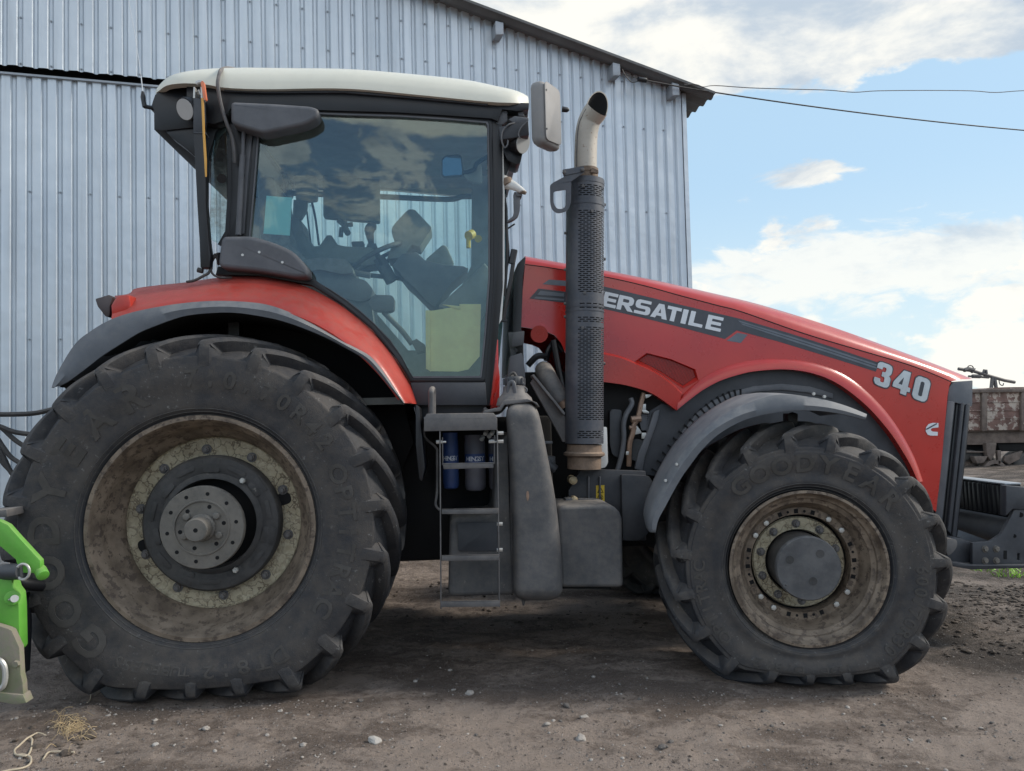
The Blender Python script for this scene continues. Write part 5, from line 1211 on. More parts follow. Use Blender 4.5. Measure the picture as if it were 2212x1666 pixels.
mb = MB(); mb.tube([P(1111, 552, .5), P(1104, 600, .5), P(1094, 650, .5), P(1086, 692, .5)], .012, 8); mb.tube([P(1111, 540, .5), P(1108, 556, .5), P(1105, 570, .5)], .02, 8); mb.plate([(1081, 688), (1096, 690), (1096, 695), (1081, 694)], .49, .53); mb.tube([P(1112, 484, .6), P(1094, 496, .6)], .005, 6); mb.build('wiper_blade', black, TR)
# rubber-covered marker bar on the rear corner
mb = MB(); mb.plate([(418, 246), (438, 246), (444, 332), (444, 440), (450, 520), (454, 552), (452, 578), (433, 578), (431, 520), (426, 440), (421, 340), (418, 290)], .33, .39); mbar = mb.build('marker_bar', black, TR, bev=.012)
mb = MB(); mb.plate([(417, 212), (437, 212), (440, 286), (417, 286)], .328, .392); mb.plate([(417, 284), (444, 285), (445, 290), (417, 289)], .326, .394); mb.build('bar_sleeve', dark, mbar, bev=.006)
mb = MB(); mb.plate([(434.5, 212), (439.5, 212), (442, 286), (446, 345), (446, 382), (443, 382), (437.5, 286)], .322, .328); mb.build('amber_strip', amber, mbar)
mb = MB(); mb.plate(rnd([(433, 178), (437, 174), (441, 178), (446, 214), (444, 217), (440, 214)], 2), .315, .335); mb.build('orange_reflector', orange, mbar, bev=.003)
mb = MB(); mb.plate([(418, 188), (421, 188), (421, 212), (417, 212)], .33, .39); mb.plate([(433, 188), (437, 188), (437, 212), (434, 212)], .33, .39); mb.tube([P(424, 182, .36), P(430, 178, .36), P(437, 178, .36)], .012, 10); mb.tube([P(426, 200, .36), P(429, 195, .36), P(433, 206, .36)], .006, 6); mb.build('bar_clip', zinc, mbar)
mb = MB()
for k in range(7): mb.tube(cr([P(455, 560+k*2, .40), P(462+k, 552+3*sin(k*2), .38), P(472, 548+4*k, .40), P(482, 548, .46)], 4), .006, 6)
mb.tube(cr([P(455, 566, .38), P(452, 588, .36), P(440, 596, .34), P(420, 606, .33), P(404, 609, .36)], 5), .0075, 8); mb.tube(cr([P(455, 570, .38), P(458, 590, .36), P(475, 600, .36), P(500, 600, .4)], 5), .006, 8); mb.tube([P(427, 583, .36), P(438, 586, .36)], .014, 8); mb.build('wiring_loom', hose, TR)

# ================================================================== TANKS, LADDER, FILTERS, CHASSIS
TB = .36
mb = MB()
Lq = [(871, 1118), (874, 1105), (882, 1097), (895, 1093.5), (920, 1094), (980, 1098), (1080, 1104), (1180, 1108), (1262, 1108), (1280, 1110), (1290, 1116), (1297, 1132)]
Rq = [(871, 1140), (874, 1150), (882, 1158), (895, 1164), (920, 1170), (980, 1182), (1080, 1200), (1180, 1211), (1262, 1215), (1280, 1213), (1290, 1206), (1297, 1188)]
rows = []
for (v, a), (_, c) in zip(cr(Lq, 3), cr(Rq, 3)):
    e = min(1, max(0, (v-868)/34)); e2 = min(1, max(0, (1299-v)/26)); e = min(e, e2); rows.append((v, a, c, TB-.16 + .10*(1-sqrt(max(0, 1-(1-e)**2)))))
mb.loft_front(rows, TB-.02, 4.6, 30); tk = mb.build('fuel_tank', tank, TR, smooth=70)
mb = MB(); mb.loft_front([(v, a+.6, c-.6, TB-.03) for v, a, c, _ in rows], TB+.40, 14, 14); mb.build('tank_back', tank, tk)
mb = MB(); mb.pillow(rnd([(1066, 1110), (1070, 960), (1100, 930), (1112, 960), (1114, 1284), (968, 1288), (972, 1118)], 14), TB-.0, TB+.5, .025); mb.build('tank_shoulder', tank, tk, smooth=60)
mb = MB(); mb.plate(rnd([(988, 1130), (1075, 1128), (1075, 1190), (990, 1191)], 4), TB-.012, TB); mb.build('tank_panel', dark, tk, bev=.006)
mb = MB(); mb.cyl(P(1131, 1294, TB), P(1130.5, 1308, TB), .014, .005, 10); mb.build('drain_drop', tank, tk)
sp_ = MB(); sp_.plate(cr([(1138, 1062), (1142, 1063), (1143, 1074), (1140, 1083), (1137, 1074)], 3, True), TB-.163, TB-.160); sp_.build('paint_spot', copper, tk)
# shelf, filler neck and cap on top of the tank
mb = MB(); mb.plate([(1044, 893), (1082, 888), (1090, 875), (1150, 868), (1166, 880), (1160, 870), (1140, 862), (1090, 864), (1080, 880), (1046, 887)], TB-.12, TB+.2); mb.build('tank_strap', steel, TR, bev=.003)
q0 = P(1112, 868, TB)
mb = MB(); mb.lathe([(.105, -.02), (.095, .02), (.066, .05), (.062, .085), (.05, .09), (.001, .09)], q0, 28, axis='Z'); fn = mb.build('filler_neck', steel, TR)
mb = MB(); mb.lathe([(.052, .09), (.056, .095), (.056, .13), (.048, .14), (.001, .142)], q0, 20, axis='Z'); 
for k in range(8): a_ = 2*pi*k/8; mb.tube([q0 + V((.055*cos(a_), .055*sin(a_), .095)), q0 + V((.055*cos(a_), .055*sin(a_), .13))], .008, 6)
mb.build('filler_cap', dark, fn)
mb = MB()
for u, v in ((1126, 830), (1133, 843)): mb.tube([P(1108, v+2, TB-.02), P(u-4, v, TB-.03)], .007, 6); c_ = P(u, v, TB-.03); mb.tube([c_ + V((.014*cos(t*pi/6), 0, .014*sin(t*pi/6))) for t in range(12)], .004, 6, close=True)
mb.tube(cr([P(1098, 850, TB-.04), P(1100, 830, TB-.05), P(1108, 826, TB-.06), P(1112, 845, TB-.06), P(1112, 868, TB-.05)], 5), .012, 8); mb.build('cap_lever', dark2, fn)
mb = MB(); mb.tube(cr([P(1046, 884, TB), P(1060, 893, TB-.02), P(1080, 888, TB-.02), P(1092, 870, TB-.02), P(1095, 845, TB), P(1098, 825, TB)], 6), .013, 8); mb.tube(cr([P(1098, 826, TB), P(1100, 812, TB), P(1110, 806, TB), P(1118, 820, TB), P(1126, 828, TB)], 5), .008, 8)
for k in range(6): mb.tube(cr([P(1094+2*k, 838, TB+.02*k), P(1098+2*k, 815+2*k, TB+.03), P(1112+k, 812+2*k, TB+.05), P(1120+k, 834, TB+.03)], 4), .005, 6)
mb.build('breather_hose', hose, TR)
mb = MB(); mb.plate(rnd([(1102, 770), (1128, 762), (1134, 800), (1136, 870), (1092, 880), (1098, 800)], 3), .72, .82); mb.plate([(1098, 718), (1130, 718), (1132, 790), (1106, 790)], HY+.0, HY+.1); mb.plate(rnd([(1104, 735), (1110, 718), (1133, 715), (1131, 745), (1106, 750)], 2), HY-.03, HY+.05); mb.build('cowl_post', dark2, TR, bev=.006)
# ladder
SY = .13
mb = MB(); mb.plate([(916, 904), (922, 894), (1066, 892), (1073, 902), (1074, 929), (918, 932)], SY-.0, SY+.008); mb.prism([P(916, 904, SY), P(1073, 902, SY), P(1068, 893, SY+.30), P(922, 895, SY+.30)], (0, 0, -.008)); mb.plate([(916, 905), (919, 905), (919, 932), (916, 932)], SY, SY+.3); mb.plate([(1071, 903), (1074, 903), (1074, 929), (1071, 929)], SY, SY+.3)
pf = mb.build('step_platform', steel, TR, bev=.003)
mb = MB(); mb.tube(cr([P(932, 905, .22), P(932, 860, .22), P(932, 846, .22), P(934, 841, .25), P(935, 846, .30), P(935, 860, .31), P(935, 900, .31)], 5), .017, 10); mb.build('grab_handle', steel, TR)
for pts_ in ([(949, 932), (951.5, 932), (954, 1316), (951, 1316)], [(1073, 929), (1075.5, 929), (1080.5, 1312), (1077.5, 1312)]):
    mb = MB(); mb.plate(pts_, SY+.0, SY+.055); mb.build('ladder_rail', steel, TR, bev=.002)
for (u0, u1, v0, v1, y) in ((954, 1077, 1098, 1111, SY), (954, 1078, 1198, 1212, SY), (952, 1080, 1297, 1312, SY)):
    mb = MB(); mb.plate([(u0, v0+2), (u1, v0), (u1, v1-1), (u0, v1)], y-.004, y+.003); mb.prism([P(u0, v0+2, y-.004), P(u1, v0, y-.004), P(u1, v0, y+.16) + V((0, 0, 0)), P(u0, v0+2, y+.16)], (0, 0, -.006)); mb.build('step', steel, TR, bev=.002)
mb = MB(); mb.plate([(956, 1001), (1066, 999), (1066, 1011), (958, 1014)], SY+.015, SY+.022); mb.prism([P(954, 1002, SY+.015), P(1069, 1000, SY+.015), P(1069, 1000, SY+.15), P(954, 1002, SY+.15)], (0, 0, -.006)); mb.plate([(954.5, 945), (957, 945), (957.5, 1003), (955, 1003)], SY+.015, SY+.05); mb.plate([(1068, 940), (1070.5, 940), (1069, 1001), (1066.5, 1001)], SY+.015, SY+.05); mb.build('hinged_step', steel, TR, bev=.002)
repeat('ladder_bolt', zinc, TR, [P(u, v, SY+.02) for u, v in ((948, 955), (1081, 954), (1081, 936), (1079, 1132), (1079, 1188), (1062, 954))], lambda mb: mb.tube([(-.014, 0, 0), (.016, 0, 0)], .010, 6))
repeat('hinge_pin', zinc, TR, [P(u, v, SY+.02) for u, v in ((958, 955), (1068, 955))], lambda mb: mb.tube([(-.03, 0, 0), (.014, 0, 0)], .006, 8))
mb = MB(); mb.tube(cr([P(917, 925, SY+.2), P(918, 945, SY+.2), P(942, 968, SY+.2), P(944, 985, SY+.2), P(944, 1060, SY+.2), P(941, 1090, SY+.2), P(950, 1102, SY+.2)], 5), .007, 8); mb.build('side_brace', steel, TR)
for u, v in ((1040, 950), (1048, 938), (1056, 944), (1062, 938)): mb = MB(); mb.cyl(P(u, v, .3), P(u+3, v-6, .32), .012, n=8); mb.build('hose_fitting', zinc, TR)
# filters
def can(u0, u1, v0, v1, y, m, txt, tv):
    c = P((u0+u1)/2, v1, y); r = (P(u1, 1000, y).x-P(u0, 1000, y).x)/2; h = P((u0+u1)/2, v0, y).z-c.z
    mb = MB(); mb.lathe([(r*.55, .0), (r*.85, .006), (r*.97, .02), (r, .035), (r, h-.05), (r*.93, h-.03), (r*.93, h)], c, 32, axis='Z'); f = mb.build('filter_can', m, TR)
    zl = P((u0+u1)/2, tv, y).z; n = 20
    def q(a, z, d): return V((c.x + (r+d)*cos(a), c.y + (r+d)*sin(a), z))
    mb = MB(); mb.grid([[q(radians(-160+140*i/n), zl-.028, .0008) for i in range(n+1)], [q(radians(-160+140*i/n), zl+.028, .0008) for i in range(n+1)]]); lb_ = mb.build('filter_label', blue, f, recalc=False)
    mb = MB(); k = len(txt)
    for i, ch in enumerate(txt):
        a0 = radians(-142 + 104*(i+.5)/k); vs_, fs_ = glyph(ch, .02); sc = .036
        vv = [mb.bm.verts.new(q(a0 + x*sc/r, zl - .013 + y*sc, .0016)) for x, y, _ in vs_]
        for fc in fs_: mb.face([vv[t] for t in fc])
    mb.build('filter_lettering', whiteletter, lb_, recalc=False, smooth=0)
can(957, 992, 935, 1056, .52, blue, 'HENGST', 989)
can(1005, 1050, 940, 1060, .54, greycan, 'HENGST', 990)
can(1056, 1096, 944, 1058, .60, greycan, 'HENGST', 990)
# belly, transmission, engine block, chassis rails
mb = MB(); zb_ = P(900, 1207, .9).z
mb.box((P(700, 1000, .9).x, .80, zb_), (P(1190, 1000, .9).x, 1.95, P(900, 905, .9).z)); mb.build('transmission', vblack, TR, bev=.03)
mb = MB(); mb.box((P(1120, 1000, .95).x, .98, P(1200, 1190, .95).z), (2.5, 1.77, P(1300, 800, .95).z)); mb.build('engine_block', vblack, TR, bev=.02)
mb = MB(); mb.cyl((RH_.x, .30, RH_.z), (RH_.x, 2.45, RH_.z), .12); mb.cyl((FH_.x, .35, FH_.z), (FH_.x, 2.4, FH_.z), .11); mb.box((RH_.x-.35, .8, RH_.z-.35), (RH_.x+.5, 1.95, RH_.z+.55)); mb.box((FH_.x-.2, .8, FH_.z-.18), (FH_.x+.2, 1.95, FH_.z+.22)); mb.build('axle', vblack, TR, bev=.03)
mb = MB(); mb.plate([(1255, 1013), (1395, 1018), (1397, 1060), (1396, 1168), (1340, 1168), (1230, 1100), (1228, 1060)], .80, .86); ch_ = mb.build('chassis_plate', dark, TR, bev=.006)
mb = MB(); mb.plate(rnd([(1343, 1026), (1402, 1028), (1420, 1060), (1418, 1120), (1396, 1158), (1380, 1168), (1346, 1168)], 6), .74, .80); mb.build('chassis_bracket', dark, ch_, bev=.01)
mb = MB(); mb.plate([(1374, 1162), (1440, 1110), (1470, 1120), (1460, 1200), (1395, 1180)], .86, 1.2); mb.build('axle_arm', vblack, ch_, bev=.02)
mb = MB(); mb.plate([(1270, 1030), (1274, 1030), (1274, 1080), (1270, 1080)], .775, .80); mb.plate([(1295, 1030), (1298, 1030), (1298, 1085), (1295, 1085)], .775, .80); mb.plate(rnd([(1222, 1078), (1236, 1076), (1237, 1092), (1224, 1092)], 2), .70, .8); mb.plate(rnd([(1250, 1078), (1288, 1078), (1292, 1091), (1247, 1091)], 3), .72, .8); mb.build('chassis_rib', dark2, ch_, bev=.004)
for u, v, r_ in ((1238.5, 1038, .026), (1241, 1080, .022)): mb = MB(); c_ = P(u, v, .74); mb.cyl(c_ + V((0, .1, 0)), c_, r_, n=20); mb.cyl(c_, c_ - V((0, .012, 0)), r_*.7, n=12); mb.build('pipe_plug', brass, ch_, bev=.003)
# yellow warning label with triangle and hand pictogram
wl_ = MB(); wl_.plate([(1287.5, 1049), (1305.5, 1048), (1306, 1084), (1288, 1085)], .796, .799); wlab = wl_.build('warning_label', yellow, ch_, smooth=0)
mb = MB(); mb.plate([(1290, 1065), (1297, 1051.5), (1304, 1064.5)], .7945, .7955, holes=[[(1292.2, 1063.6), (1297, 1054.2), (1301.8, 1063.3)]]); mb.plate([(1296.4, 1056.5), (1297.6, 1056.5), (1297.4, 1060.5), (1296.6, 1060.5)], .7945, .7955); mb.plate([(1296.5, 1061.4), (1297.5, 1061.4), (1297.5, 1062.4), (1296.5, 1062.4)], .7945, .7955)
ri_ = [(1297 + 6*cos(t*pi/12), 1075 + 6*sin(t*pi/12)) for t in range(24)]; mb.plate(ri_, .7945, .7955, holes=[[(1297 + 4.9*cos(t*pi/12), 1075 + 4.9*sin(t*pi/12)) for t in range(24)]]); mb.plate([(1293.4, 1072), (1294.6, 1071), (1300.6, 1078), (1299.4, 1079)], .7945, .7955); mb.plate(rnd([(1294.5, 1077), (1296, 1072), (1300, 1073), (1299, 1077)], .8, 2), .7948, .7955); mb.build('label_pictogram', gapm, wlab, smooth=0)
# battery box
mb = MB(); mb.pillow(rnd([(1203, 1092), (1322, 1089), (1343, 1112), (1345, 1268), (1210, 1268)], [14, 26, 20, 10, 10], 4), .44, .84, .022); bb = mb.build('battery_box', tank, TR, smooth=50)
mb = MB(); mb.plate([(1215, 1267), (1320, 1267), (1320, 1272), (1215, 1272)], .5, .8); mb.build('box_base', vblack, bb)
# bits under the hood: air pipe, channel, hoses, alternator, bracket
mb = MB(); mb.plate([(1146, 828), (1152, 818), (1222, 902), (1222, 955), (1216, 955)], .66, .70); mb.plate([(1149, 812), (1153, 808), (1221, 892), (1219, 898)], .60, .70); mb.build('air_pipe_channel', steel, TR, bev=.003)
mb = MB(); mb.tube(cr([P(1175, 800, .95), P(1178, 806, .85), P(1186, 822, .76), P(1204, 852, .74), P(1212, 864, .74)], 6), .058, 20); ap = mb.build('air_pipe', steel, TR); mb = MB(); mb.tube([P(1209, 858, .74), P(1221, 879, .74)], [.052, .052], 20); mb.build('pipe_sleeve', copper, ap)
mb = MB(); mb.cyl(P(1165, 722, HY-.0), P(1165, 722, HY+.03), .055, n=24); mb.build('hood_pin_plate', red, TR); mb = MB()
mb.tube(cr([P(1180, 780, .96), P(1185, 755, .95), P(1200, 740, .97), P(1215, 760, .98)], 4), .018, 8); mb.tube([P(1195, 735, .92), P(1216, 850, .92)], .02, 8); mb.tube(cr([P(1140, 790, .95), P(1160, 770, .94), P(1180, 770, .95)], 4), .02, 8); mb.build('engine_hose', black, TR)
Z6 = lambda x, y: (1192.4 + x*.21779, 708.5 + y*.21779)
mb = MB(); mb.tube(cr([P(*Z6(780, 700), .92), P(*Z6(790, 760), .91), P(*Z6(735, 860), .90), P(*Z6(710, 960), .90), P(*Z6(712, 1100), .90), P(*Z6(690, 1260), .90), P(*Z6(640, 1440), .90)], 6), .017, 10); mb.build('coolant_hose', dark2, TR)
mb = MB(); mb.plate(rnd([Z6(*p) for p in ((575, 830), (600, 805), (690, 815), (690, 1200), (660, 1290), (600, 1260), (575, 1150))], 4), .92, .98); mb.build('side_cover', dark, TR, bev=.01)
mb = MB(); mb.plate(rnd([Z6(*p) for p in ((890, 850), (940, 845), (950, 1010), (890, 1020), (870, 940))], 4), .93, 1.0)
for k in range(9): mb.plate([Z6(935, 850+k*20), Z6(962, 848+k*20), Z6(962, 858+k*20), Z6(935, 860+k*20)], .925, .95)
mb.build('alternator', dark2, TR, bev=.004)
mb = MB()
for p in ((888, 755), (890, 1040)): mb.plate([Z6(p[0], p[1]), Z6(p[0]+45, p[1]), Z6(p[0]+45, p[1]+60), Z6(p[0], p[1]+60)], .915, .925)
mb.plate([Z6(890, 815), Z6(930, 812), Z6(965, 835), Z6(960, 850), Z6(905, 845)], .90, .92); mb.plate([Z6(835, 960), Z6(880, 1020), Z6(890, 1045), Z6(820, 1060)], .90, .92); mb.plate([Z6(735, 1225), Z6(765, 1225), Z6(762, 1262), Z6(735, 1262)], .89, .90); mb.plate([Z6(925, 660), Z6(1000, 660), Z6(960, 690), Z6(930, 700)], .9, .91); mb.build('alternator_bracket', zinc, TR, bev=.002)
mb = MB(); mb.tube(cr([P(*Z6(910, 650), .92), P(*Z6(880, 760), .91), P(*Z6(860, 860), .90), P(*Z6(850, 900), .90)], 4), .016, 8); mb.tube(cr([P(*Z6(850, 900), .90), P(*Z6(815, 960), .9), P(*Z6(800, 1050), .9), P(*Z6(770, 1150), .9), P(*Z6(760, 1370), .92)], 4), .017, 8); mb.tube([P(*Z6(785, 910), .9), P(*Z6(880, 900), .9)], .022, 8); mb.tube([P(*Z6(765, 990), .9), P(*Z6(835, 990), .9)], .014, 8); mb.build('fuel_line', copper, TR)
mb = MB(); mb.cyl(P(*Z6(840, 1210), .93), P(*Z6(840, 1210), 1.0), .07); mb.cyl(P(1165+228, 1180-160, 1.0), P(1393, 1020, 1.05), .03); mb.build('belt_pulley', black, TR)
mb = MB(); mb.plate([(1160, 986), (1200, 986), (1200, 1010), (1172, 1020), (1165, 1005)], .72, .8); mb.tube([P(1180, 1000, .73), P(1200, 1015, .73)], .03, 10); mb.build('fuel_pump', dark, TR, bev=.006)
mb = MB(); mb.plate([(1166, 953), (1194, 953), (1194, 959), (1166, 959)], .68, .72); mb.build('pump_bracket', dark2, TR, bev=.004)

# ================================================================== FRONT WEIGHTS AND HITCH
Z5b = Z5
XW = P(2173, 1048, .85).x; zT = P(2173, 1048, .85).z; zB = P(2173, 1115, .85).z
hitch = sub('front_weight_carrier', TR, (XW, YC, 0))
yk = .86; n = 0
zBt = zB
while yk < 1.92:
    mb = MB(); mb.prism([V((XW+.005*sin(n*7.1), yk, z_)) + V((x_, 0, 0)) for x_, z_ in ((0, zBt), (.10, zBt), (.12, zBt+.03), (.12, zT-.02), (.11, zT), (.015, zT), (0, zT-.012))], (0, .040, 0)); mb.build('weight_plate', black, hitch, bev=.004, seg=1); yk += .046; n += 1
mb = MB(); mb.plate([Z5b(630, 975), Z5b(770, 988), Z5b(900, 1000), Z5b(900, 1160), Z5b(680, 1152), Z5b(630, 1203)], .79, .85); mb.build('end_weight', dark, hitch, bev=.008)
mb = MB(); mb.box((XW+.16, .86, zB-.34), (XW+.20, 1.92, zB+.05)); mb.build('weight_recess_backing', black, hitch)  # black plate added behind the weights to darken the recess
mb = MB(); mb.box((XW+.0, .86, zT+.0), (XW+.115, 1.92, zT+.010)); mb.build('weight_top_sheen', galvd, hitch, bev=.003)  # pale strip along the weight tops, sky reflection put into the colour
mb = MB(); mb.tube([V((XW+.12, .84, zB-.13)), V((XW+.12, 1.92, zB-.13))], .095, 24); mb.build('cross_tube', dark2, hitch)
mb = MB(); mb.plate([Z5b(385, 1395), Z5b(520, 1385), Z5b(600, 1330), Z5b(640, 1255), Z5b(690, 1155), Z5b(770, 1148), Z5b(960, 1150), Z5b(960, 1565), Z5b(385, 1560)], .80, .83, holes=[[Z5b(712, 1472), Z5b(730, 1472), Z5b(730, 1524), Z5b(712, 1524)]]); sp2 = mb.build('side_plate', dark, hitch, bev=.004)
repeat('plate_bolt', hubgrey, sp2, [P(*Z5b(*p), .80) for p in ((475, 1440), (557, 1440), (475, 1525), (557, 1525))], nut(.017, .014, 0, .022))
mb = MB(); mb.cyl(P(*Z5b(690, 1345), .799), P(*Z5b(690, 1345), .797), .012); mb.cyl(P(*Z5b(735, 1190), .799), P(*Z5b(735, 1190), .797), .016); mb.plate([Z5b(612, 1452), Z5b(636, 1452), Z5b(636, 1515), Z5b(612, 1515)], .798, .799); mb.build('plate_hole', gapm, sp2)
mb = MB(); mb.plate([Z5b(180, 1355), Z5b(300, 1362), Z5b(388, 1392), Z5b(388, 1555), Z5b(180, 1535)], .86, 1.0); mb.plate([Z5b(200, 1530), Z5b(380, 1556), Z5b(960, 1552), Z5b(960, 1575), Z5b(380, 1592), Z5b(250, 1570)], .78, 1.0); mb.plate([Z5b(-300, 1355), Z5b(390, 1392), Z5b(390, 1420), Z5b(-300, 1400)], .98, 1.9); mb.build('hitch_beam', dark, hitch, bev=.006)
mb = MB(); mb.plate([Z5b(270, 1350), Z5b(280, 1300), Z5b(520, 1385), Z5b(400, 1395)], 1.0, 1.75); mb.build('hitch_floor', greyf, hitch)
mb = MB(); mb.plate(cr([Z5b(198, 1372), Z5b(230, 1365), Z5b(268, 1378), Z5b(270, 1420), Z5b(245, 1460), Z5b(205, 1488), Z5b(190, 1430)], 3, True), .74, .89); mb.build('tie_rod_end', steel, hitch, bev=.02)

# ================================================================== GREEN IMPLEMENT at the left edge
ZG = lambda x, y: (x*.41515, 864.1 + y*.41515)
IY = -.30
im_ = thing('green_implement', 'bright green implement hitch with a dusty steel parking leg, beside the rear tyre', 'implement', PG(15, 1520))
mb = MB(); mb.plate([ZG(-90, 600), ZG(0, 630), ZG(40, 650), ZG(75, 690), ZG(208, 835), ZG(210, 868), ZG(196, 902), ZG(104, 900), ZG(80, 830), ZG(0, 762), ZG(-90, 730)], IY, IY+.035); arm = mb.build('hitch_arm', green, im_, bev=.004)
mb = MB(); mb.cyl(P(*ZG(206, 880), IY+.03), P(*ZG(226, 916), IY-.0), .026, n=16); mb.build('arm_tip', green, arm, bev=.004)
c_ = P(*ZG(122, 893), IY-.012); mb = MB(); mb.tube([c_ + V((.028*cos(t*pi/10), -.004, .034*sin(t*pi/10))) for t in range(20)], .006, 8, close=True); mb.build('lynch_ring', zinc, arm)
mb = MB(); mb.tube([P(*ZG(10, 895), IY+.06), P(*ZG(120, 893), IY+.0)], .036, 18); mb.build('pivot_pin', dark, im_)
mb = MB(); mb.tube(cr([P(*ZG(60, 900), IY+.2), P(*ZG(90, 930), IY+.2), P(*ZG(130, 955), IY+.22), P(*ZG(220, 965), IY+.3)], 4), .03, 10); mb.build('lower_link', black, im_)
mb = MB(); mb.plate([ZG(-90, 880), ZG(50, 900), ZG(70, 980), ZG(92, 1010), ZG(98, 1080), ZG(102, 1290), ZG(90, 1310), ZG(-90, 1240)], IY+.03, IY+.10); leg_up = mb.build('leg_housing', green, im_, bev=.005)
mb = MB(); mb.plate([ZG(-90, 1150), ZG(40, 1190), ZG(60, 1200), ZG(101, 1290), ZG(108, 1430), ZG(118, 1470), ZG(122, 1540), ZG(-90, 1520)], IY-.01, IY+.028); mb.build('parking_leg', greendirt, im_, bev=.005)
mb = MB(); mb.plate([ZG(-80, 1515), ZG(60, 1530), ZG(120, 1535), ZG(138, 1578), ZG(78, 1586), ZG(-80, 1560)], IY-.02, IY+.04); mb.build('leg_foot', greendirt, im_, bev=.004)
mb = MB(); mb.tube(cr([P(*ZG(x, y), IY-.03) for x, y in ((-20, 1350), (8, 1362), (26, 1400), (26, 1460), (12, 1495), (-15, 1505))], 5), .012, 8); mb.build('leg_handle', zinc, im_)
mb = MB(); mb.cyl(P(*ZG(64, 1030), IY+.03), P(*ZG(64, 1030), IY-.005), .032, n=20); mb.build('leg_boss', green, leg_up, bev=.003)
mb = MB(); mb.cyl(P(*ZG(72, 1034), IY+.0), P(*ZG(76, 1034), IY-.03), .016, n=14); mb.tube([P(*ZG(45, 1040), IY-.015), P(*ZG(95, 1026), IY-.02)], .004, 6); mb.build('leg_pin', zinc, leg_up)
mb = MB(); mb.hexnut(P(*ZG(88, 1372), IY-.01), .016, .015); mb.build('leg_bolt', greendirt, im_)
mb = MB(); mb.plate([ZG(-90, 580), ZG(34, 570), ZG(36, 610), ZG(-90, 612)], IY+.15, IY+.4); mb.build('frame_edge', steel, im_, bev=.004)
mb = MB(); mb.plate([ZG(-120, 1100), ZG(-2, 1060), ZG(8, 1220), ZG(6, 1330), ZG(-4, 1500), ZG(-120, 1500)], IY+.05, IY+.3); mb.build('inner_frame', black, im_)
# hydraulic hoses from the implement towards the tractor
HZ = [((-30, 76), (120, 74), (200, 66), (300, 42)), ((-30, 130), (10, 142), (80, 168), (190, 182)), ((-30, 120), (20, 155), (80, 210), (160, 262)), ((-20, 190), (20, 250), (60, 300), (125, 340)), ((-20, 230), (20, 300), (60, 380), (120, 440)), ((-20, 260), (10, 320), (50, 365), (110, 425))]
for i, h in enumerate(HZ):
    mb = MB(); mb.tube(cr([P(*ZG(x, y), .95 + .05*i) for x, y in h] , 6), .015, 8); mb.build('hose', hose, im_)

# ================================================================== TWINE, STRAW, STONES, GRASS, CLODS
rs = random.Random(5)
sc_ = thing('straw_tuft', 'clump of dry straw and soil lying in front of the rear tyre', 'straw', PG(140, 1590))
mb = MB()
for i in range(110):
    u, v = rs.gauss(150, 17), rs.gauss(1576, 15); a = PG(u, v, .004); l = rs.uniform(.03, .09); d = V((rs.gauss(.2, .8), rs.gauss(0, .6), abs(rs.gauss(.2, .45)))).normalized()
    m_ = a + d*l*.5 + V((0, 0, .012)); mb.tube(cr([a, m_, a + d*l + V((0, 0, -.01))], 3), rs.uniform(.0006, .0012), 4)
st_ = mb.build('straw', straw, sc_); st_['kind'] = 'stuff'
mb = MB()
for i in range(60):
    p = PG(rs.gauss(135, 36), rs.gauss(1592, 16), .0); r = .004 + .018*rs.random()**2
    bmesh.ops.create_icosphere(mb.bm, subdivisions=2, radius=r, matrix=Matrix.Translation(p) @ Matrix.Diagonal((1.4, 1.1, .8, 1)))
for v in mb.bm.verts: v.co += noise.noise_vector(v.co*55)*.006
sc2_ = mb.build('soil_clump', mat('dark_soil', (.085,.066,.052), .95, 0, 0, var=.35, scale=25, bump=.5, bscale=150), sc_, smooth=0); sc2_['kind'] = 'stuff'
tw = thing('baler_twine', 'loose loop of pale baler twine lying beside the straw clump', 'twine', PG(60, 1620))
def twine(pts, r=.0042, up=.005): 
    q = cr([PG(u, v, up) for u, v in pts], 8)
    q = [V(p) + noise.noise_vector(V(p)*20)*.003 for p in q]
    return q
mb = MB(); mb.tube(twine([(-8, 1672), (20, 1664), (52, 1658), (66, 1648), (66, 1636), (52, 1631), (36, 1630), (32, 1620), (44, 1608), (60, 1595), (72, 1588), (84, 1584), (100, 1590)]), .0042, 7)
mb.tube(twine([(36, 1630), (56, 1634), (66, 1622), (70, 1600), (66, 1594)]), .0040, 7); mb.tube(twine([(94, 1640), (104, 1626), (120, 1624), (160, 1626)]), .0036, 7); mb.build('twine', twinem, tw)
t2 = thing('twine_end', 'short frayed twine strand curling up from the dirt under the rear tyre', 'twine', PG(195, 1510))
mb = MB(); mb.tube(twine([(188, 1519), (194, 1512), (196, 1502), (190, 1496), (184, 1495)], .003, .012), .0028, 6); mb.tube(twine([(196, 1508), (210, 1499), (230, 1487)]), .002, 6); mb.build('strand', twinem, t2)

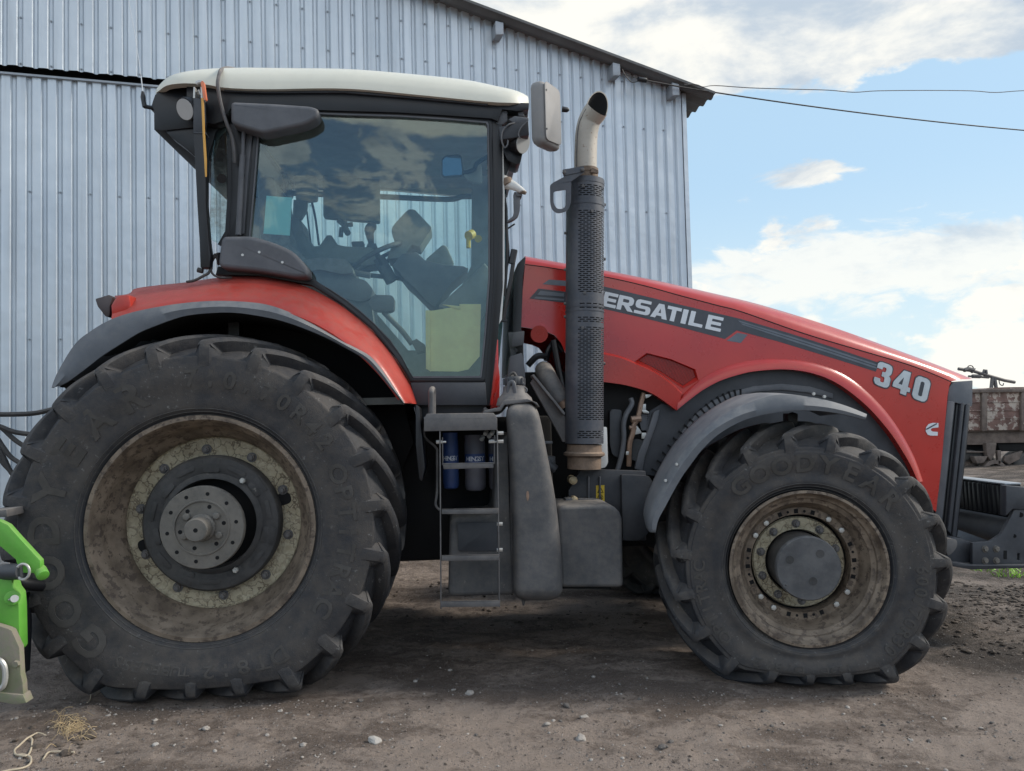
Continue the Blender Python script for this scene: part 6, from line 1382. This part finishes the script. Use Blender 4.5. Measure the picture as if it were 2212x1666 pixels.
stone_m = mat('pale_stone', (.34,.31,.28), .85, 0, .3, DUST, .2, 30, .3, 120)
stone_d = mat('dark_stone', (.095,.085,.078), .85, 0, .3, (.2,.17,.15), .25, 30, .3, 120)
stone_w = mat('white_stone', (.37,.35,.325), .8, 0, .15, DUST, .1, 30, .2, 120)
def stone_mesh(seed, m):
    bm = bmesh.new(); bmesh.ops.create_icosphere(bm, subdivisions=3, radius=1.0); o = V((seed*7.3, seed*3.1, seed))
    for v in bm.verts: v.co *= 1 + .38*noise.noise(v.co*.9 + o) + .18*noise.noise(v.co*2.2 + o) + .05*noise.noise(v.co*5 + o)
    me = D.meshes.new('stone'); bm.to_mesh(me); bm.free(); me.shade_smooth(); me.set_sharp_from_angle(angle=radians(28)); me.materials.append(m); return me
SM = [stone_mesh(i+1, stone_m) for i in range(5)]; SD = [stone_mesh(i+9, stone_d) for i in range(4)]; SW = [stone_mesh(i+20, stone_w) for i in range(2)]
def stone(me, u, v, px, label, group=None, flat=.62, cat='stone'):
    p = PG(u, v); dist = (p-CAM).dot(FWD); r = px*dist/FOC/2
    o = D.objects.new('stone', me); COL.objects.link(o); o.location = V((p.x, p.y, gz(p.x, p.y) + r*flat*.35)); o.scale = (r*1.15, r, r*flat); o.rotation_euler = (rs.uniform(-.3, .3), rs.uniform(-.3, .3), rs.uniform(0, 6.3)); return tag(o, label, cat, group)
stone(SW[0], 810, 1609, 24, 'white broken stone on the near dirt, the largest pale one below the ladder')
stone(SM[0], 1256, 1600, 22, 'smooth rounded tan pebble on the near dirt below the battery box')
stone(SD[0], 1653, 1542, 18, 'dark upright stone alone on bare dirt in front of the front wheel')
stone(SM[1], 1182, 1573, 14, 'pale angular chip a little left of the rounded tan pebble')
stone(SM[2], 1262, 1552, 17, 'pale stone leaning on a darker chip above the rounded tan pebble')
stone(SD[1], 1225, 1528, 15, 'flat brown slab of stone on the near dirt straight below the battery box')
stone(SW[1], 336, 1611, 13, 'small white pebble on the dirt below the rear wheel hub')
stone(SD[2], 1430, 1624, 16, 'round dark brown pebble, the larger and nearer of a close pair')
stone(SD[3], 1449, 1606, 13, 'brown pebble just behind the larger round dark brown one')
stone(SM[3], 655, 1614, 14, 'grey rounded pebble left of the white broken stone')
stone(SD[1], 2006, 1594, 10, 'single dark chip alone on smooth dirt in front of the front wheel hub')
stone(SM[4], 1014, 1497, 18, 'flat pale stone on dark soil midway between the two wheels')
stone(SM[1], 445, 1574, 17, 'thin pale flake lying flat below the rear rim')
stone(SD[0], 779, 1514, 14, 'dark flat stone near the lower front edge of the rear tyre')
k_ = 0
for i in range(230):
    t = rs.random(); v = 1420 + 246*(t**.75); u = rs.uniform(5, 2205)
    if v < 1515 and (u < 880 or u > 1370): v = rs.uniform(1530, 1664)
    if u > 1700 and rs.random() < .45: continue
    me = rs.choice(SM+SM+SD+SD+SD); stone(me, u, v, rs.choice((3.5, 4, 5, 6, 7, 9)), 'tiny pebble lying loose on the trodden dirt', 'tiny pebbles scattered over the dirt yard', .6, 'pebble')
# darker loose soil beyond the nose of the tractor
me_b = MB()
for i in range(750):
    if i % 3: u, v = rs.gauss(2180, 70), rs.gauss(1292, 22)
    else: u, v = rs.uniform(2030, 2230), rs.uniform(1262, 1420)
    if v < 1252 or u < 2040: continue
    p = PG(u, v); r = .004 + .020*rs.random()**2.6
    bmesh.ops.create_icosphere(me_b.bm, subdivisions=1, radius=r, matrix=Matrix.Translation(V((p.x, p.y, gz(p.x, p.y)+r*.25))) @ Matrix.Rotation(rs.uniform(0, 6), 4, 'Z') @ Matrix.Diagonal((rs.uniform(.8, 2.0), 1, rs.uniform(.3, .7), 1)))
for i in range(520):                                   # litter on the ground seen between the wheels
    u, v = rs.uniform(850, 1420), 1215 + 150*rs.random()**1.3; p = PG(u, v)
    if noise.noise(V((p.x*1.6, p.y*3.2, 9))) < -.02: continue
    r = .003 + .012*rs.random()**2
    bmesh.ops.create_icosphere(me_b.bm, subdivisions=1, radius=r, matrix=Matrix.Translation(V((p.x, p.y, gz(p.x, p.y)+r*.2))) @ Matrix.Rotation(rs.uniform(0, 6), 4, 'Z') @ Matrix.Diagonal((rs.uniform(.8, 2.4), 1, rs.uniform(.4, .8), 1)))
for v in me_b.bm.verts: v.co += noise.noise_vector(v.co*40)*.004
# countless crumbs of soil and grit over the near yard, thicker round the tyres
cv, cf, cm = [], [], []
for i in range(7500):
    q = rs.random()
    if q < .62: u, v = rs.uniform(0, 2212), 1500 + 166*rs.random()**.8
    elif q < .80: u, v = rs.uniform(820, 1440), rs.uniform(1330, 1520)
    elif q < .92:
        t = rs.uniform(-.75, .75); cx, cy = rs.choice(((-1.27, -.03), (1.88, -.03))); x, y = cx + t + rs.gauss(0, .03), cy + rs.gauss(0, .035) - .02; u = None
    else: u, v = rs.uniform(2020, 2212), rs.uniform(1330, 1520)
    if u is not None:
        if v < 1512 and (u < 820 or 1440 < u < 2030): continue
        p = PG(u, v); x, y = p.x, p.y
        if noise.noise(V((x*2.1, y*2.9, 4))) < rs.uniform(-.35, .4): continue
    r = .0014 + .006*rs.random()**3.2; z = gz(x, y) + r*.25; n0 = len(cv); a = rs.uniform(0, 6.3); e = rs.uniform(.8, 1.7)
    ca, sa = cos(a), sin(a)
    for dx, dy, dz in ((1, 0, 0), (-1, 0, 0), (0, 1, 0), (0, -1, 0), (0, 0, 1), (0, 0, -1), ):
        k = rs.uniform(.7, 1.25); dx *= k*e; dy *= k; cv.append((x + r*(dx*ca-dy*sa), y + r*(dx*sa+dy*ca), z + r*dz*k*.8))
    mi = rs.choice((0, 0, 1, 2, 2, 2))
    for f in ((0,2,4), (2,1,4), (1,3,4), (3,0,4), (2,0,5), (1,2,5), (3,1,5), (0,3,5)): cf.append(tuple(n0+k for k in f)); cm.append(mi)
me = D.meshes.new('soil_crumbs'); me.from_pydata(cv, [], cf); me.materials.append(MATS['dark_soil']); me.materials.append(stone_m); me.materials.append(mat('dry_soil', (.19,.155,.132), .95, 0, 0, var=.3, scale=30))
me.polygons.foreach_set('material_index', cm); crumbs = D.objects.new('soil_crumbs', me); COL.objects.link(crumbs); crumbs['kind'] = 'stuff'; crumbs['label'] = 'fine crumbs of soil and grit covering the yard'
cl_o = me_b.build('soil_clods', MATS['dark_soil'], None, smooth=0); cl_o['kind'] = 'stuff'; cl_o['label'] = 'loose dark clods and litter strewn over the dirt'; 
gm_ = MB()
for i in range(14000):
    x, y = rs.uniform(5.0, 12), rs.uniform(2.7, 7.0); y = max(y, 2.86 + .22*noise.noise(V((x*1.5, 2, 0))))
    b_ = V((x, y, gz(x, y))); h = rs.uniform(.025, .075); a = rs.uniform(0, 6.3); w = V((cos(a), sin(a), 0))*.006; l = V((rs.gauss(0, .03), rs.gauss(0, .03), h))
    gm_.face([gm_.bm.verts.new(q) for q in (b_ - w, b_ + w, b_ + l*.6 + w*.6, b_ + l*1.0, b_ + l*.6 - w*.6)])
gr_ = gm_.build('grass', mat('fresh_grass', (.19,.38,.04), .6, 0, 0, var=.3, scale=3, col2=(.28,.48,.06)), None, smooth=0, recalc=False); gr_['kind'] = 'stuff'; gr_['label'] = 'bright green grass edge beyond the front of the tractor'
